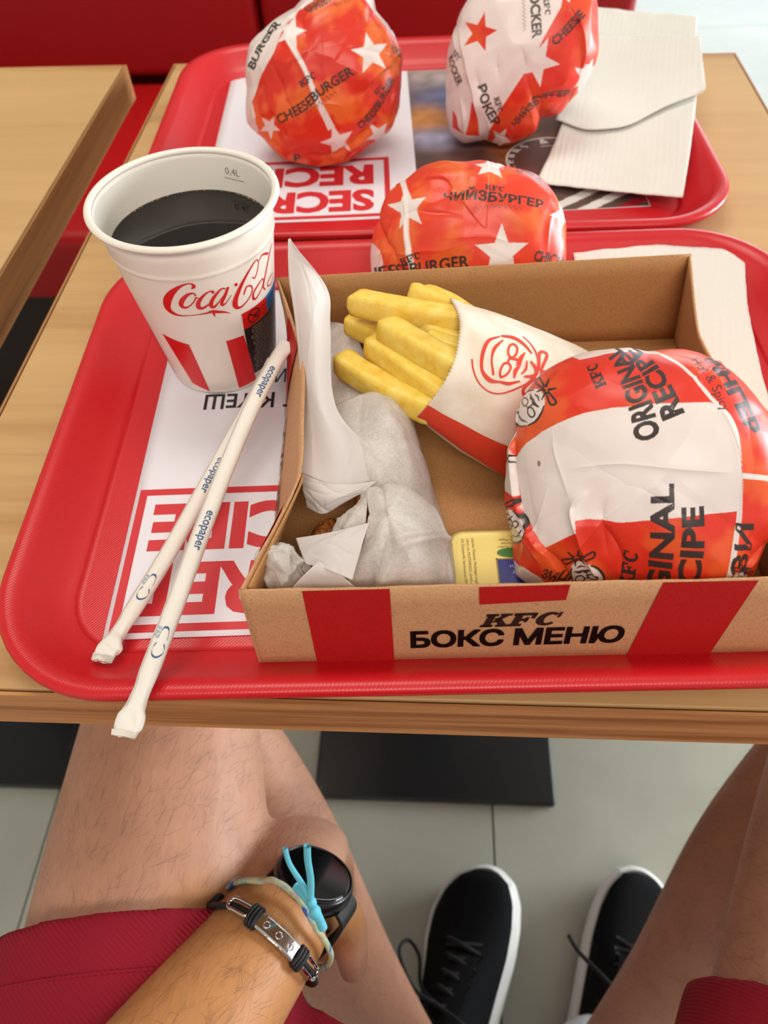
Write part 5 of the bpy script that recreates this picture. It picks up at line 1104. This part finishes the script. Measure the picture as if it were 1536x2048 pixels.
C = seg(i_p0 + .002, i_p1 - .002, 7); out = C - CM; out -= np.outer(out @ AXW, AXW); out /= np.linalg.norm(out, axis=1)[:, None]
for q in (1, 3, 5):
    u = np.cross(AXW, out[q]); A = np.linspace(0, 2 * np.pi, 24)
    mk('engraved_ring', *tube(C[q] + out[q] * .0024 + .0017 * (np.cos(A)[:, None] * AXW + np.sin(A)[:, None] * u), .0003, 6), M_chrome, ib, True)
for i0, i1 in ((i_l0, i_l1), (i_r0, i_r1)):
    C = seg(i0, i1, 30); out = C - CM; out -= np.outer(out @ AXW, AXW); out /= np.linalg.norm(out, axis=1)[:, None]; C = C + out * .0030
    w = .0032; s = np.linspace(0, 1, 30); e = np.sqrt(np.clip(1 - (np.clip(np.abs(s - .5) - .34, 0, .16) / .16) ** 2, 0, 1))
    P = np.vstack([C + AXW * (w * e)[:, None], (C - AXW * (w * e)[:, None])[::-1]]); P = np.vstack([P, P[:1]])
    mk('open_link', *tube(P, .0011, 8), M_chrome, ib, True)
    mk('cord_filling', *tube(C - out * .0022, .0018, 8, 1.0), M_cord, ib, True)
for i in (-.0153, .0153):
    for dlt in (-.0019, 0, .0019):
        q = pos(i + dlt); o_ = q - CM; o_ -= AXW * (o_ @ AXW); o_ /= np.linalg.norm(o_); A = np.linspace(0, 2 * np.pi, 20)
        mk('cord_wrap', *tube(q + o_ * .0012 + .0054 * np.cos(A)[:, None] * AXW + .0026 * np.sin(A)[:, None] * o_, .0011, 7), M_cord, ib, True)
mk('black_cord', *tube(seg(i_r1 - .001, _tot + i_l0 + .001, 90), .0018, 9), M_cord, ib, True)
# watch
wt = thing('smartwatch', 'round black smartwatch strapped on the wrist behind the string bracelet', 'watch', (-.068, .085, .575))
M_case = mat('black_case', sr(16, 17, 19), .3); M_dial = mat('dark_glass', sr(8, 9, 10), .06, spec=.6); M_strap = mat('black_rubber', sr(18, 18, 19), .6)
CW = np.array([-.0610, .0900, .5840]); NW = np.array([.33, .62, .71]); NW /= np.linalg.norm(NW); XW = np.cross(NW, AXW); XW /= np.linalg.norm(XW); YW = np.cross(NW, XW)
def disc(name, prof, m):
    a = np.linspace(0, 2 * np.pi, 64, endpoint=False)
    V = np.array([[CW + NW * z + r * (math.cos(x) * XW + math.sin(x) * YW) for x in a] for r, z in prof]); k = len(prof)
    return mk(name, V.reshape(-1, 3), gridF(k, 64, cv=True).tolist() + [list(range(64))[::-1], list(range((k - 1) * 64, k * 64))], m, wt, True)
disc('case', [(.018, -.0062), (.0222, -.0052), (.0232, -.002), (.0232, .0022), (.0224, .0040), (.0212, .0046), (.0206, .0042)], M_case)
disc('dial', [(.0212, .0040), (.0208, .0046), (.0200, .0049), (.0196, .00495), (.019, .00496), (.0005, .00496)], M_dial)
mk('bezel_ring', *tube([CW + NW * .0047 + .0215 * (math.cos(x) * XW + math.sin(x) * YW) for x in np.linspace(0, 2 * np.pi, 70)], .0006, 6), M_case, wt, True)
CS = np.array([-.0775, .0830, .5700])
SP = catmull([CW + XW * .021 - NW * .003, CW + XW * .027 - NW * .012, CS + XW * .0335 - NW * .014, CS + XW * .018 - NW * .034, CS - XW * .004 - NW * .038, CS - XW * .024 - NW * .028, CS - XW * .0335 - NW * .008, CW - XW * .026 - NW * .009, CW - XW * .021 - NW * .003], 90)
T_ = np.gradient(SP, axis=0); T_ /= np.linalg.norm(T_, axis=1)[:, None]; O_ = np.cross(T_, YW); O_ /= np.linalg.norm(O_, axis=1)[:, None]
pf = [(-1, -.5), (-1, .5), (1, .5), (1, -.5)]
V = np.stack([SP + YW * .0105 * a + O_ * .0026 * b for a, b in pf], 1)
bevel(mk('strap', V.reshape(-1, 3), gridF(90, 4, cv=True).tolist() + [[0, 1, 2, 3], [359, 358, 357, 356]], M_strap, wt), .0006)
mk('strap_end', *limb([(-.1075, .0735, .574), (-.1085, .0695, .582), (-.1085, .0665, .5875)], [.0035, .0055, .0040], 14, 14), M_strap, wt, True)
